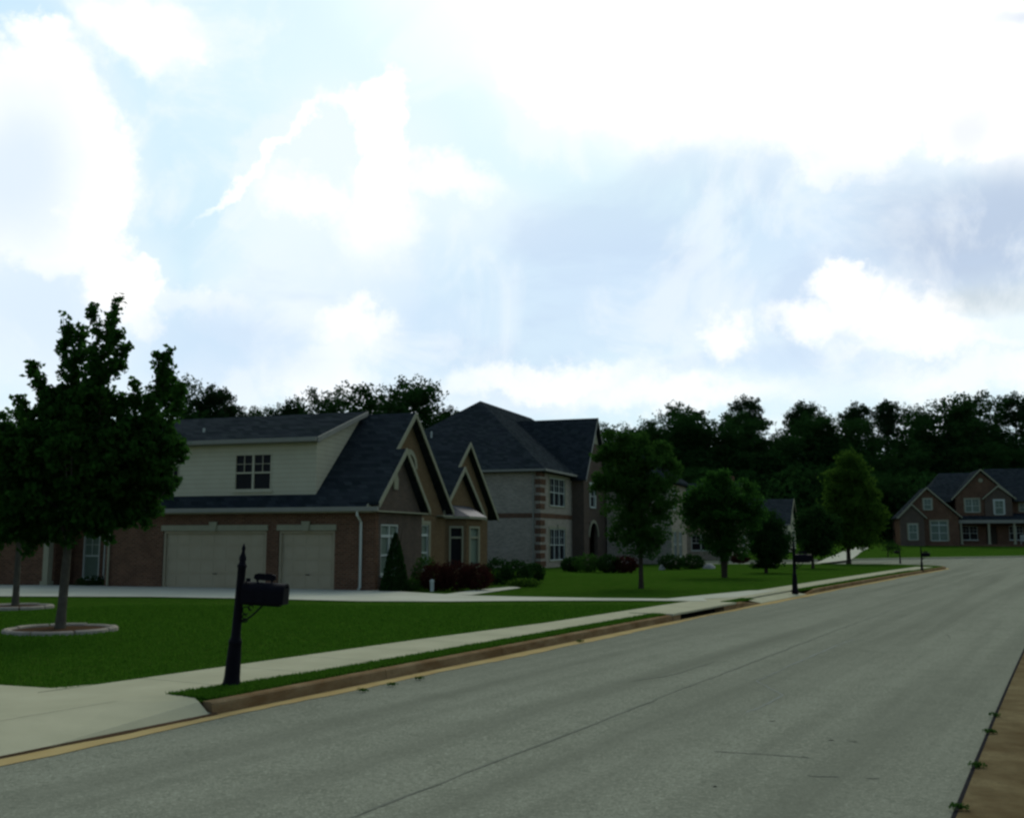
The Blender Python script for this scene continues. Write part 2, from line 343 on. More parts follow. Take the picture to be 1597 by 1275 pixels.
# ------------------------------------------------------------------ ground, road, kerbs
def build_ground():
    xs = [-1500, -600, -250, -120, -60, -30, -15, 0, 15, 30, 60, 120, 250, 600, 1500]; ys = [-300, -60, 0, 30, 60] + YB + [400, 900, 2500]
    b = MB(); nx = len(xs)
    for y in ys:
        for x in xs: b.v.append((x, y, hgt(y) - .22))
    for j in range(len(ys) - 1):
        for i in range(nx - 1): b.f.append((j * nx + i, j * nx + i + 1, (j + 1) * nx + i + 1, (j + 1) * nx + i))
    struct(b.build('ground', 'lawn', fix=False))
RP = -7.65
FA = un(1330, 873.5, -.14); FB = un(1597, 868.5, -.14)
fd = ((FB[0] - FA[0]) / (FB[1] - FA[1]))
def fline(X): return FA[1] + (X - FA[0]) / fd
# corner return of the left kerb into the cross street
CR = []
c0 = kp(69, 0)
nrm = Vector((-1, 2 * KC[0] * 69 + KC[1])).normalized()
for k in range(0, 9):
    a = k / 8 * R(92); r = 5.5
    tdir = Vector((-nrm.y * -1, 0)); 
    t = Vector((nrm.y, -nrm.x)) # along the road, forward
    if t.y < 0: t = -t
    p = Vector(c0) + nrm * r - nrm * r * math.cos(a) + t * r * math.sin(a)
    CR.append((p.x, p.y))
CRend = CR[-1]
WEST = (-45., CRend[1] - 1.0)
kerbL = [kp(y) for y in fr(-12, 69, 1.5)][:-1] + CR
def off_line(pts, d):
    out = []
    for i, p in enumerate(pts):
        a = Vector(pts[max(i - 1, 0)]); b = Vector(pts[min(i + 1, len(pts) - 1)]); t = (b - a).normalized(); n = Vector((-t.y, t.x))
        out.append((p[0] + n.x * d, p[1] + n.y * d))
    return out
def build_roads():
    g = off_line(kerbL, -.10); gr = random.Random(9)
    right = [kp(y, RP) for y in fr(-12, 62, 2)]
    e = right[-1]
    flare = [(e[0] + 1.5, e[1] + 2.0), (e[0] + 5, e[1] + 4.2), (e[0] + 12, e[1] + 6), (130, e[1] + 40)]
    west = (WEST[0], WEST[1] + .3)
    poly = right + flare + [(130, fline(130)), (FB[0], FB[1]), FA, (WEST[0], fline(FA[0]) - .5)] + [west] + g[::-1]
    sheet('road', poly, -.14, 'road')
    # gutter
    fineK = []
    for p_, q_ in zip(kerbL, kerbL[1:]):
        for k_ in range(6): fineK.append((p_[0] + (q_[0] - p_[0]) * k_ / 6, p_[1] + (q_[1] - p_[1]) * k_ / 6))
    fineK.append(kerbL[-1]); go = off_line(fineK, -1.)
    wv = [.27 + .05 * math.sin(i * .11) + .025 * math.sin(i * .43 + 1) + gr.uniform(-.02, .02) for i in range(len(fineK))]
    b = MB(); o1 = fineK + [(WEST[0], WEST[1])]; o2 = [(p_[0] + (q_[0] - p_[0]) * w_, p_[1] + (q_[1] - p_[1]) * w_) for p_, q_, w_ in zip(fineK, go, wv)] + [west]
    for i in range(len(o1) - 1):
        q = [o1[i], o1[i + 1], o2[i + 1], o2[i]]
        b.add([(x, y, hgt(y) - .134) for x, y in q], [(0, 1, 2, 3)])
    struct(b.build('gutter', 'gutter', fix=False))
    # crumbled joint between the driveway apron and the gutter
    b = MB(); Yd = fr(-4, 11.8, .12); wd = [max(.004, .022 + .02 * math.sin(i * .21) + gr.uniform(-.012, .016)) for i in range(len(Yd))]
    for i in range(len(Yd) - 1):
        b.add([(*kp(Yd[i], .012), -.112), (*kp(Yd[i + 1], .012), -.112), (*kp(Yd[i + 1], .0 - wd[i + 1]), -.129), (*kp(Yd[i], -wd[i]), -.129)], [(0, 1, 2, 3)])
    struct(b.build('crumbled_joint', 'earth', fix=False))
    # right gutter, joint and kerb
    b = MB(); t = MB(); k = MB(); Y = fr(-12, 60, 1.2)
    for i in range(len(Y) - 1):
        def strip(mb, pa, pb, z):
            mb.add([(*kp(Y[i], pa), z), (*kp(Y[i + 1], pa), z), (*kp(Y[i + 1], pb), z), (*kp(Y[i], pb), z)], [(0, 1, 2, 3)])
        strip(b, RP - .035, RP - .50, -.132); strip(t, RP + .0, RP - .04, -.137)
        k.prism([(*kp(Y[i], RP - .49), -.2), (*kp(Y[i], RP - .52), 0.0), (*kp(Y[i], RP - .65), 0.004), (*kp(Y[i], RP - .65), -.2)], Vector((*kp(Y[i + 1] - .012, RP - .49), 0)) - Vector((*kp(Y[i], RP - .49), 0)))
    struct(b.build('gutter', 'kerbclay', fix=False)); struct(t.build('road_joint', 'tar', fix=False)); struct(k.build('kerb', 'kerbclay'))
    # left kerb in cast lengths
    def kerb_run(Ya, Yb, ta=.0, tb=.0, pts=None):
        k = MB(); Ys = fr(Ya, Yb, 3.0 if not pts else 1)
        P = pts or [kp(y) for y in fr(Ya, Yb, .75)]
        for i in range(len(P) - 1):
            a = Vector(P[i]); c = Vector(P[i + 1]); t = (c - a).normalized(); n = Vector((-t.y, t.x)); gap = .012 if i % 4 == 3 else 0
            f = 1.
            if ta and i * .75 < ta: f = (i * .75 + .2) / ta
            def sec(p, f):
                z = hgt(p[1]); top = -.125 + .129 * f
                return [(p[0], p[1], z - .22), (p[0] + n.x * .02, p[1] + n.y * .02, z + top - .02), (p[0] + n.x * .045, p[1] + n.y * .045, z + top), (p[0] + n.x * .16, p[1] + n.y * .16, z + top), (p[0] + n.x * .16, p[1] + n.y * .16, z - .22)]
            f1 = f; f2 = f
            if ta: f1 = min(1, (i * .75) / ta); f2 = min(1, ((i + 1) * .75) / ta)
            if tb:
                rem = (len(P) - 1 - i) * .75; f1 = min(f1, rem / tb); f2 = min(f2, (rem - .75) / tb)
            A = sec(a, max(f1, .03)); C = sec(c - t * gap, max(f2, .03))
            k.add(A + C, [(0, 1, 2, 3, 4), (9, 8, 7, 6, 5)] + [(j, j + 5, (j + 1) % 5 + 5, (j + 1) % 5) for j in range(5)])
        struct(k.build('kerb', 'kerb'))
    kerb_run(11.75, 25.0, ta=.0); kerb_run(29.6, 31.8, tb=1.5); kerb_run(36.9, 69, ta=1.5); kerb_run(0, 0, pts=CR)
    farK = [(x, fline(x)) for x in np.linspace(-45, 130, 60)]
    farK = [(x, y) for x, y in farK]
    k = MB()
    for i in range(len(farK) - 1):
        a, c = farK[i], farK[i + 1]
        if 24.2 < a[0] < 26.5: continue
        k.add([(a[0], a[1], hgt(a[1]) - .2), (a[0], a[1], hgt(a[1]) + .0), (a[0], a[1] + .3, hgt(a[1]) + .006), (c[0], c[1], hgt(c[1]) - .2), (c[0], c[1], hgt(c[1]) + .0), (c[0], c[1] + .3, hgt(c[1]) + .006)],
              [(0, 1, 4, 3), (1, 2, 5, 4)])
    struct(k.build('kerb', 'concrete', fix=False))
    # lawns
    n = .13
    east = [kp(y, .15) for y in fr(36.9, 69, 2)][:-1] + off_line(CR, .15)
    poly = [(-60, 0), (-30, 0)] + [kp(2, .95)] + [kp(y, .95) for y in fr(3, 11.2, 2)] + [kp(11.75, .15)] + [kp(y, .15) for y in fr(12.5, 25.0, 1.5)] + [kp(25.0, 1.15), kp(29.6, 1.15)] \
        + [kp(29.6, .15), kp(31.8, .15), kp(32.1, .85), kp(36.6, .85), kp(36.9, .15)] + east[1:] + [(WEST[0], WEST[1] + .2), (-120, WEST[1]), (-120, 0)]
    sheet('lawn', poly, 0., 'lawn')
    poly = [(-120, fline(FA[0]) + .2), (FA[0] - 30, fline(FA[0] - 30) + .3)] if 0 else []
    poly = [(-45, fline(-45) + .3), (130, fline(130) + .3), (400, 175), (400, 399), (-400, 399), (-400, 60), (-120.5, 60), (-120.5, fline(-45)-.2), (-45.5, fline(-45) - .1)]
    poly = [(-45, fline(-45) + .3), (130, fline(130) + .3), (400, 180), (400, 399), (-400, 399), (-400, fline(-45) + .3)]
    sheet('lawn', poly, 0., 'lawn')
    # right hand lawn
    poly = [kp(y, RP - .66) for y in fr(-12, 60, 3)]; e = poly[-1]
    poly += [(e[0] + 14, e[1] + 4), (120, e[1] + 34), (120, -12)]
    sheet('lawn', poly, 0., 'lawn')
    # sidewalk, separate cast slabs
    def wb(y): return float(np.interp(y, [11, 14, 18, 22, 30, 40, 60], [2.3, 2.15, 1.95, 1.6, 1.5, 1.55, 1.65]))
    def wf(y): return float(np.interp(y, [11, 12.5, 14, 20, 30, 60], [.95, .80, .62, .55, .5, .6]))
    b = MB(); y = 11.3; dk = MB()
    while y < 68:
        y2 = y + 1.32; g2 = .012 * (1 + y / 30)
        q = [(*kp(y, wf(y)), ), (*kp(y2 - g2, wf(y2)), ), (*kp(y2 - g2, wb(y2)), ), (*kp(y, wb(y)), )]
        b.add([(X, Yy, hgt(Yy) + .016) for X, Yy in q] + [(X, Yy, hgt(Yy) - .02) for X, Yy in q], [(0, 1, 2, 3), (0, 4, 5, 1), (1, 5, 6, 2), (2, 6, 7, 3), (3, 7, 4, 0)])
        y = y2
    struct(b.build('sidewalk', 'concrete', fix=False))
    # near driveway at the lower left and its apron
    E1 = un(80, 1075); E2 = un(0, 1070); dx, dy = E2[0] - E1[0], E2[1] - E1[1]; l = math.hypot(dx, dy); far = (E2[0] + dx / l * 25, E2[1] + dy / l * 25)
    poly = [kp(y, .94) for y in fr(3.5, 11.3, 2)] + [kp(11.3, wb(11.3)), kp(12.0, 2.25), E1, E2, far, (far[0] - 1, far[1] - 7), kp(3.2, 6)]
    sheet('driveway', poly, .0205, 'concrete')
    def apron(Ya, Yb, fl, w=.96, taper=.45):
        b = MB(); Y = fr(Ya, Yb, .5)
        for i in range(len(Y) - 1):
            a, c = Y[i], Y[i + 1]
            rows = [(.005, -.118), (.35, -.06), (w, .021)]
            for (p0, z0), (p1, z1) in zip(rows, rows[1:]):
                b.add([(*kp(a, p0), z0), (*kp(c, p0), z0), (*kp(c, p1), z1), (*kp(a, p1), z1)], [(0, 1, 2, 3)])
            b.add([(*kp(a, .005), -.118), (*kp(c, .005), -.118), (*kp(c, .004), -.16), (*kp(a, .004), -.16)], [(0, 1, 2, 3)])
        struct(b.build('driveway_apron', 'concrete', fix=False))
    apron(-6, 11.75, 0); apron(31.8, 36.9, 0, .87)
    # flared wing of the apron beside the kerb end
    b = MB(); A = (*kp(11.7, 0.), -.118); B = (*kp(11.7, .16), .004); C = (*kp(11.3, .95), .02); D = (*kp(9.9, .01), -.115); E_ = (*kp(12.1, .8), .02)
    b.add([A, B, E_, C, D], [(0, 1, 2, 3, 4)]); struct(b.build('driveway_apron', 'concrete', fix=False))
    # house driveway: apron throat, strip and forecourt
    near = [(1103, 938), (1000, 937), (900, 937), (800, 937.5), (700, 938.5), (560, 938), (400, 934), (230, 931), (0, 929.5)]
    farp = [(0, 912), (120, 913), (258, 914.5), (565, 919.5), (610, 922), (660, 925), (735, 929), (820, 931), (930, 933), (1040, 934)]
    P = [un(*p) for p in near]; Q = [un(*p) for p in farp]
    P[-1] = (-30, P[-1][1] + .4); Q[0] = (-30, Q[0][1] + 1.)
    Q += [kp(35.8, 1.7), kp(36.8, .86), kp(31.9, .86), kp(31.0, 1.5)]
    sheet('driveway', P[::-1] [:-1] + [P[0]] + Q[::-1], .024, 'drive')
    # garden path to the front door
    poly = [un(*p) for p in [(693, 927), (735, 921), (770, 917.5), (803, 914.5), (812, 917), (775, 922), (735, 928)]]
    sheet('garden_path', poly, .02, 'drive')
    # far driveway climbing from the cross street
    poly = [un(*p) for p in [(1270, 879), (1290, 870), (1318, 858), (1334, 853.5), (1356, 853.5), (1342, 861), (1326, 873)]]
    sheet('driveway', poly, .03, 'drive')
    # seam, skid marks, chalk lines, cracks
    b = MB(); Y = fr(2, 60, .35)
    rr = random.Random(3); w = [rr.uniform(.012, .034) for _ in Y]; j = [rr.uniform(-.018, .018) for _ in Y]
    for i in range(len(Y) - 1):
        b.add([(*kp(Y[i], -3.93 + j[i]), -.1365), (*kp(Y[i + 1], -3.93 + j[i + 1]), -.1365), (*kp(Y[i + 1], -3.93 + j[i + 1] - w[i + 1]), -.1365), (*kp(Y[i], -3.93 + j[i] - w[i]), -.1365)], [(0, 1, 2, 3)])
    struct(b.build('road_seam', 'stain', fix=False))
    def stroke(mb, pix, w, z=-.1362):
        P = [Vector(un(*p, -.14)) for p in pix]
        fine = []
        for a, c in zip(P, P[1:]):
            for q in range(6): fine.append(a.lerp(c, q / 6) + Vector((rr.uniform(-.012, .012), rr.uniform(-.02, .02))))
        fine.append(P[-1])
        for i, (a, c) in enumerate(zip(fine, fine[1:])):
            t = (c - a).normalized(); n = Vector((-t.y, t.x)); w0 = w * rr.uniform(.5, 1)
            mb.add([(*(a - n * w0), z), (*(c - n * w0), z), (*(c + n * w0), z), (*(a + n * w0), z)], [(0, 1, 2, 3)])
    b = MB()
    for s_ in ([(1112, 1171), (1180, 1175), (1262, 1181)], [(1260, 1209), (1308, 1211)], [(1290, 1154), (1302, 1154)], [(1325, 1156), (1336, 1156)], [(1112, 1226), (1118, 1226)],
               [(985, 1062), (1050, 1052), (1115, 1031)], [(1476, 988), (1482, 996)], [(1203, 987), (1212, 987)], [(1200, 1124), (1209, 1124)], [(1350, 1213), (1370, 1214)]):
        stroke(b, s_, .013)
    struct(b.build('skid_mark', 'stain', fix=False))
    b = MB()
    for s_ in ([(1165, 1110), (1182, 1104), (1222, 1084), (1180, 1062)], [(1180, 1062), (1240, 1034), (1300, 1008), (1330, 997)]):
        stroke(b, s_, .012, -.1358)
    struct(b.build('chalk_mark', 'chalk', fix=False))
build_ground(); build_roads()

def storm_drain():
    t = thing('storm_drain', 'concrete kerb inlet with a long dark throat beside the road', 'storm drain')
    s = MB(); Y = [25.02, 25.7, 26.9, 28.3, 29.0, 29.58]
    for a, c in zip(Y, Y[1:]):
        s.prism([(*kp(a, .0), .035), (*kp(c, 0.), .035), (*kp(c, 1.14), .035), (*kp(a, 1.14), .035)], (0, 0, -.045))
    s.build('slab', 'concrete', t)
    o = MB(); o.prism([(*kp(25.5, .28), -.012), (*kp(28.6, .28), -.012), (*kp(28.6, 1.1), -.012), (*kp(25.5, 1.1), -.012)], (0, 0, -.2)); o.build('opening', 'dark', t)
    for a, c in ((25.02, 25.5), (28.6, 29.58)):
        e = MB(); e.prism([(*kp(a, .01), -.012), (*kp(c, .01), -.012), (*kp(c, .7), -.012), (*kp(a, .7), -.012)], (0, 0, -.2)); e.build('end_block', 'kerb', t)
    sh = MB(); sh.prism([(*kp(25.5, .0), -.136), (*kp(28.6, .0), -.136), (*kp(28.6, .28), -.17), (*kp(25.5, .28), -.17)], (0, 0, -.04)); sh.build('throat_floor', 'tar', t)
storm_drain()

# ------------------------------------------------------------------ foliage helpers
def leaf_mesh(name, pts, size, m, flat=0., aspect=.62, jitter=.35):
    pts = np.asarray(pts, dtype=np.float64); n = len(pts)
    nr = RNG.normal(size=(n, 3)); nr[:, 2] = nr[:, 2] * (1 - flat) + flat * 1.4
    nr /= np.linalg.norm(nr, axis=1, keepdims=True)
    a = np.cross(nr, RNG.normal(size=(n, 3))); a /= np.linalg.norm(a, axis=1, keepdims=True); b = np.cross(nr, a)
    s = size * (1 + jitter * RNG.uniform(-1, 1, size=(n, 1)))
    bend = nr * s * .12
    V = np.stack([pts - a * s * .5, pts + b * s * aspect * .5 + bend, pts + a * s * .5, pts - b * s * aspect * .5 + bend], axis=1).reshape(-1, 3)
    me = bpy.data.meshes.new(name); me.vertices.add(4 * n); me.loops.add(4 * n); me.polygons.add(n)
    me.vertices.foreach_set('co', V.ravel()); me.loops.foreach_set('vertex_index', np.arange(4 * n, dtype=np.int32))
    me.polygons.foreach_set('loop_start', np.arange(0, 4 * n, 4, dtype=np.int32)); me.polygons.foreach_set('loop_total', np.full(n, 4, dtype=np.int32))
    me.update(calc_edges=True); me.materials.append(M[m]); return me
def link(me, name, parent=None):
    o = bpy.data.objects.new(name, me); COL.objects.link(o)
    if parent: o.parent = parent
    return o
def lobe_points(lobes, nclump, per, spread, shell=.55):
    """lobes: (x,y,z,rx,ry,rz). Clump centres lie mostly towards the outside of each lobe."""
    vol = np.array([l[3] * l[4] * l[5] for l in lobes]) ** (.75); vol /= vol.sum(); out = []; cents = []
    for l, w in zip(lobes, vol):
        k = max(3, int(nclump * w)); d = RNG.normal(size=(k, 3)); d /= np.linalg.norm(d, axis=1, keepdims=True)
        r = RNG.uniform(shell, 1, size=(k, 1)) ** .7 if shell else RNG.uniform(0, 1, size=(k, 1)) ** (1 / 3)
        inner = RNG.random((k, 1)) < .3; r = np.where(inner, r * RNG.random((k, 1)), r)
        c = np.array(l[:3]) + d * r * np.array(l[3:6]); cents.append(c)
        sp = spread * RNG.uniform(.6, 1.4, size=(k, 1, 1)); cnt = per
        u = RNG.normal(size=(k, cnt, 3)); u /= np.linalg.norm(u, axis=2, keepdims=True); u *= RNG.random((k, cnt, 1)) ** .45 * 1.75
        out.append((c[:, None, :] + u * sp * np.array([1, 1, .72])).reshape(-1, 3))
    return np.concatenate(out), np.concatenate(cents)
def tree(name, label, cat, loc, h, trunk_r, lobes, nclump, per, spread, leaf, m, bark='bark', group=None, lean=(0, 0), fork=None, nlimb=9, shell=.55, multi=1, sprays=()):
    t = thing(name, label, cat, loc, 0, group)
    pts, cents = lobe_points(lobes, nclump, per, spread, shell)
    for p0, p1, r0 in sprays:
        p0 = np.array(p0); p1 = np.array(p1); ln = np.linalg.norm(p1 - p0); k = max(8, int(ln * 26))
        u = RNG.random(k) ** .9; bow = np.sin(u * 9 + p0[0] * 5)[:, None] * np.array([.05, .05, 0])
        d = RNG.normal(size=(k, 3)); d /= np.linalg.norm(d, axis=1, keepdims=True)
        c = p0 + (p1 - p0) * u[:, None] + bow + d * (r0 * (1 - u) ** .8 * RNG.uniform(.2, 1.15, k) + .015)[:, None]
        c[:, 2] += .05 * (1 - u); w = RNG.normal(size=(k, 13, 3)) * .055; pts = np.concatenate([pts, (c[:, None, :] + w).reshape(-1, 3)])
    pts = pts[pts[:, 2] > .25]
    link(leaf_mesh('crown', pts, leaf, m), 'crown', t)
    b = MB(); fork = fork or h * .3
    top = Vector((lean[0], lean[1], h * .86)); rr = random.Random(hash(label) % 1000 if 0 else len(label))
    for q in range(multi):
        ox = (q - (multi - 1) / 2) * trunk_r * 1.3
        path = [Vector((ox * .4, 0, -.1)), Vector((ox * .4, 0, .05)), Vector((ox * .6 + lean[0] * .05, lean[1] * .05, .35)), Vector((ox + lean[0] * .3, lean[1] * .3, fork)), Vector((ox * 3 + lean[0] * .6, lean[1] * .6, h * .6)), top + Vector((ox * 6, 0, 0))]
        b.tube(path, [trunk_r * 1.5, trunk_r * 1.2, trunk_r, trunk_r * .85, trunk_r * .5, trunk_r * .12], 9)
    for p0, p1, r0 in sprays: b.tube([p0, p1], [trunk_r * .22, .006], 5)
    idx = RNG.permutation(len(cents))[:nlimb]
    for i in idx:
        c = Vector(cents[i]); k = rr.uniform(.25, .75); s0 = Vector((lean[0] * .3, lean[1] * .3, fork * .95)).lerp(top, k * min(1, c.z / h) * .8)
        mid = s0.lerp(c, .5) + Vector((0, 0, -.06 * h * rr.random())); b.tube([s0, mid, c], [trunk_r * .4 * (1 - k * .5), trunk_r * .24, trunk_r * .06], 5)
    b.build('trunk', bark, t, smooth=True)
    return t
def px_lobes(loc, Y, L_, dyr=.9):
    """lobes given as measured outline positions at distance Y, returned as metres about the base"""
    out = []
    for px, py, rx, ry in L_:
        k = Y / 1600.
        out.append((xat(px, Y) - loc[0], random.uniform(-.25, .25) * rx * k, zat(py, Y) - loc[2], rx * k, rx * k * dyr, ry * k))
    return out
def shrub(name, label, loc, rx, ry, rz, m, n=1400, leaf=.07, group=None, cat='shrub', sh=.7, cone=False):
    t = thing(name, label, cat, loc, 0, group)
    k = RNG.normal(size=(n, 3)); k /= np.linalg.norm(k, axis=1, keepdims=True); r = RNG.uniform(sh, 1.08, size=(n, 1)) ; r *= 1 + .10 * np.sin(k[:, :1] * 9 + loc[0]) * np.cos(k[:, 1:2] * 7 + loc[1])
    if cone:
        z = RNG.random(n) ** 1.5; a = RNG.uniform(0, 6.28, n); q = (1 - z) ** .75 * RNG.uniform(.7, 1.05, n) + .03
        p = np.stack([np.cos(a) * q * rx, np.sin(a) * q * ry, z * rz + .03], 1)
    else:
        p = k * r * np.array([rx, ry, rz]); p[:, 2] = np.where(p[:, 2] < 0, p[:, 2] * .8, p[:, 2]) + rz * .82; p = p[p[:, 2] > .02]
        p += RNG.normal(size=p.shape) * .02
    link(leaf_mesh('foliage', p, leaf, m), 'foliage', t)
    b = MB()
    for i in range(5):
        a = i * 1.3; top = (math.cos(a) * rx * .45, math.sin(a) * ry * .45, rz * 1.1)
        b.tube([(0, 0, -.05), (math.cos(a) * .05, math.sin(a) * .05, rz * .3), top], [.03, .022, .008], 5)
    b.build('stem', 'darkbark', t)
    return t

# ------------------------------------------------------------------ house helpers
def fm(face, c):
    return {'x': lambda a, z, d: (c + d, a, z), 'y': lambda a, z, d: (a, c - d, z)}[face]
def fbox(mb, face, c, a0, a1, z0, z1, d0, d1):
    f = fm(face, c); p = f(a0, z0, d0); q = f(a1, z1, d1); mb.box(p[0], q[0], p[1], q[1], p[2], q[2])
def wall(mb, face, c, a0, a1, z0, z1, ops=(), th=.25):
    """wall pieces around real openings ops = (a0,a1,z0,z1)"""
    a0, a1 = sorted((a0, a1)); xs = sorted({a0, a1} | {o[0] for o in ops} | {o[1] for o in ops})
    for l, r in zip(xs, xs[1:]):
        if r - l < 1e-5: continue
        o = sorted([q for q in ops if q[0] < (l + r) / 2 < q[1]], key=lambda q: q[2]); z = z0
        for q in o:
            if q[2] > z: fbox(mb, face, c, l, r, z, q[2], -th, 0)
            z = q[3]
        if z1 > z: fbox(mb, face, c, l, r, z, z1, -th, 0)
def window(root, face, c, a0, a1, z0, z1, lights=2, transom=0, trim='white', pane='glass', rec=.09, mid=True, surround=None, muntin=True, keystone=False):
    a0, a1 = sorted((a0, a1)); f = MB(); w = .055
    for (p, q, r, s_) in ((a0, a0 + w, z0, z1), (a1 - w, a1, z0, z1), (a0 + w, a1 - w, z0, z0 + w), (a0 + w, a1 - w, z1 - w, z1)):
        fbox(f, face, c, p, q, r, s_, -rec - .02, -rec + .05)
    iw = (a1 - a0 - 2 * w) / lights; zt = z1 - transom if transom else z1 - w
    for i in range(1, lights): fbox(f, face, c, a0 + w + iw * i - .04, a0 + w + iw * i + .04, z0 + w, z1 - w, -rec - .02, -rec + .045)
    if transom: fbox(f, face, c, a0 + w, a1 - w, zt - .05, zt + .05, -rec - .015, -rec + .055)
    for i in range(lights):
        l = a0 + w + iw * i + (.04 if i else 0); r = a0 + w + iw * (i + 1) - (.04 if i < lights - 1 else 0); zm = (z0 + zt) / 2
        if mid: fbox(f, face, c, l, r, zm - .03, zm + .03, -rec - .01, -rec + .04)
        if muntin:
            fbox(f, face, c, (l + r) / 2 - .011, (l + r) / 2 + .011, zm + .022 if mid else z0 + w, zt - .05 if transom else z1 - w, -rec - .01, -rec + .02)
            if mid: fbox(f, face, c, l, r, (zm + zt) / 2 - .01, (zm + zt) / 2 + .01, -rec - .008, -rec + .018)
    win = f.build('window', trim, root)
    if isinstance(pane, str): pane = [pane] * lights
    for i in range(lights):
        p = MB(); l = a0 + w * .5 + (a1 - a0 - w) / lights * i; r = a0 + w * .5 + (a1 - a0 - w) / lights * (i + 1)
        fbox(p, face, c, l + .002, r - .002, z0 + .02, z1 - .02, -rec - .06, -rec - .02); p.build('pane', pane[i], win)
    s = MB(); fbox(s, face, c, a0 - .06, a1 + .06, z0 - .08, z0, -.12, .06); s.build('sill', surround or trim, win)
    if surround:
        s = MB(); q = .16
        fbox(s, face, c, a0 - q, a0 - .003, z0, z1, -.02, .035); fbox(s, face, c, a1 + .003, a1 + q, z0, z1, -.02, .035); fbox(s, face, c, a0 - q, a1 + q, z1 + .003, z1 + q, -.02, .035)
        if keystone:
            m_ = (a0 + a1) / 2; fbox(s, face, c, m_ - .09, m_ + .09, z1 + .0, z1 + q + .12, .036, .07)
        s.build('surround', surround, win)
    return (a0, a1, z0, z1)
def gable_x(roof, trim, x0, x1, yl, zl, yr, zr, yR, zR, t=.13, tw=.2):
    """gable roof with its ridge along x; x1 is the street end with rake boards"""
    roof.prism([(x0, yl, zl), (x1, yl, zl), (x1, yr, zr), (x0, yr, zr)], (0, 0, -t))
    roof.prism([(x0, yr, zr), (x1, yr, zr), (x1, yR, zR), (x0, yR, zR)], (0, 0, -t))
    if trim is not None:
        for (ya, za) in ((yl, zl), (yR, zR)):
            s = 1 if ya > yr else -1
            trim.prism([(x1 + .004, ya, za + .01), (x1 + .004, yr, zr + .02), (x1 + .004, yr, zr - tw), (x1 + .004, ya, za - tw)], (.045, 0, 0))
def eave(mb, p0, p1, h=.16, w=.14):
    mb.beam(p0, p1, w, h)

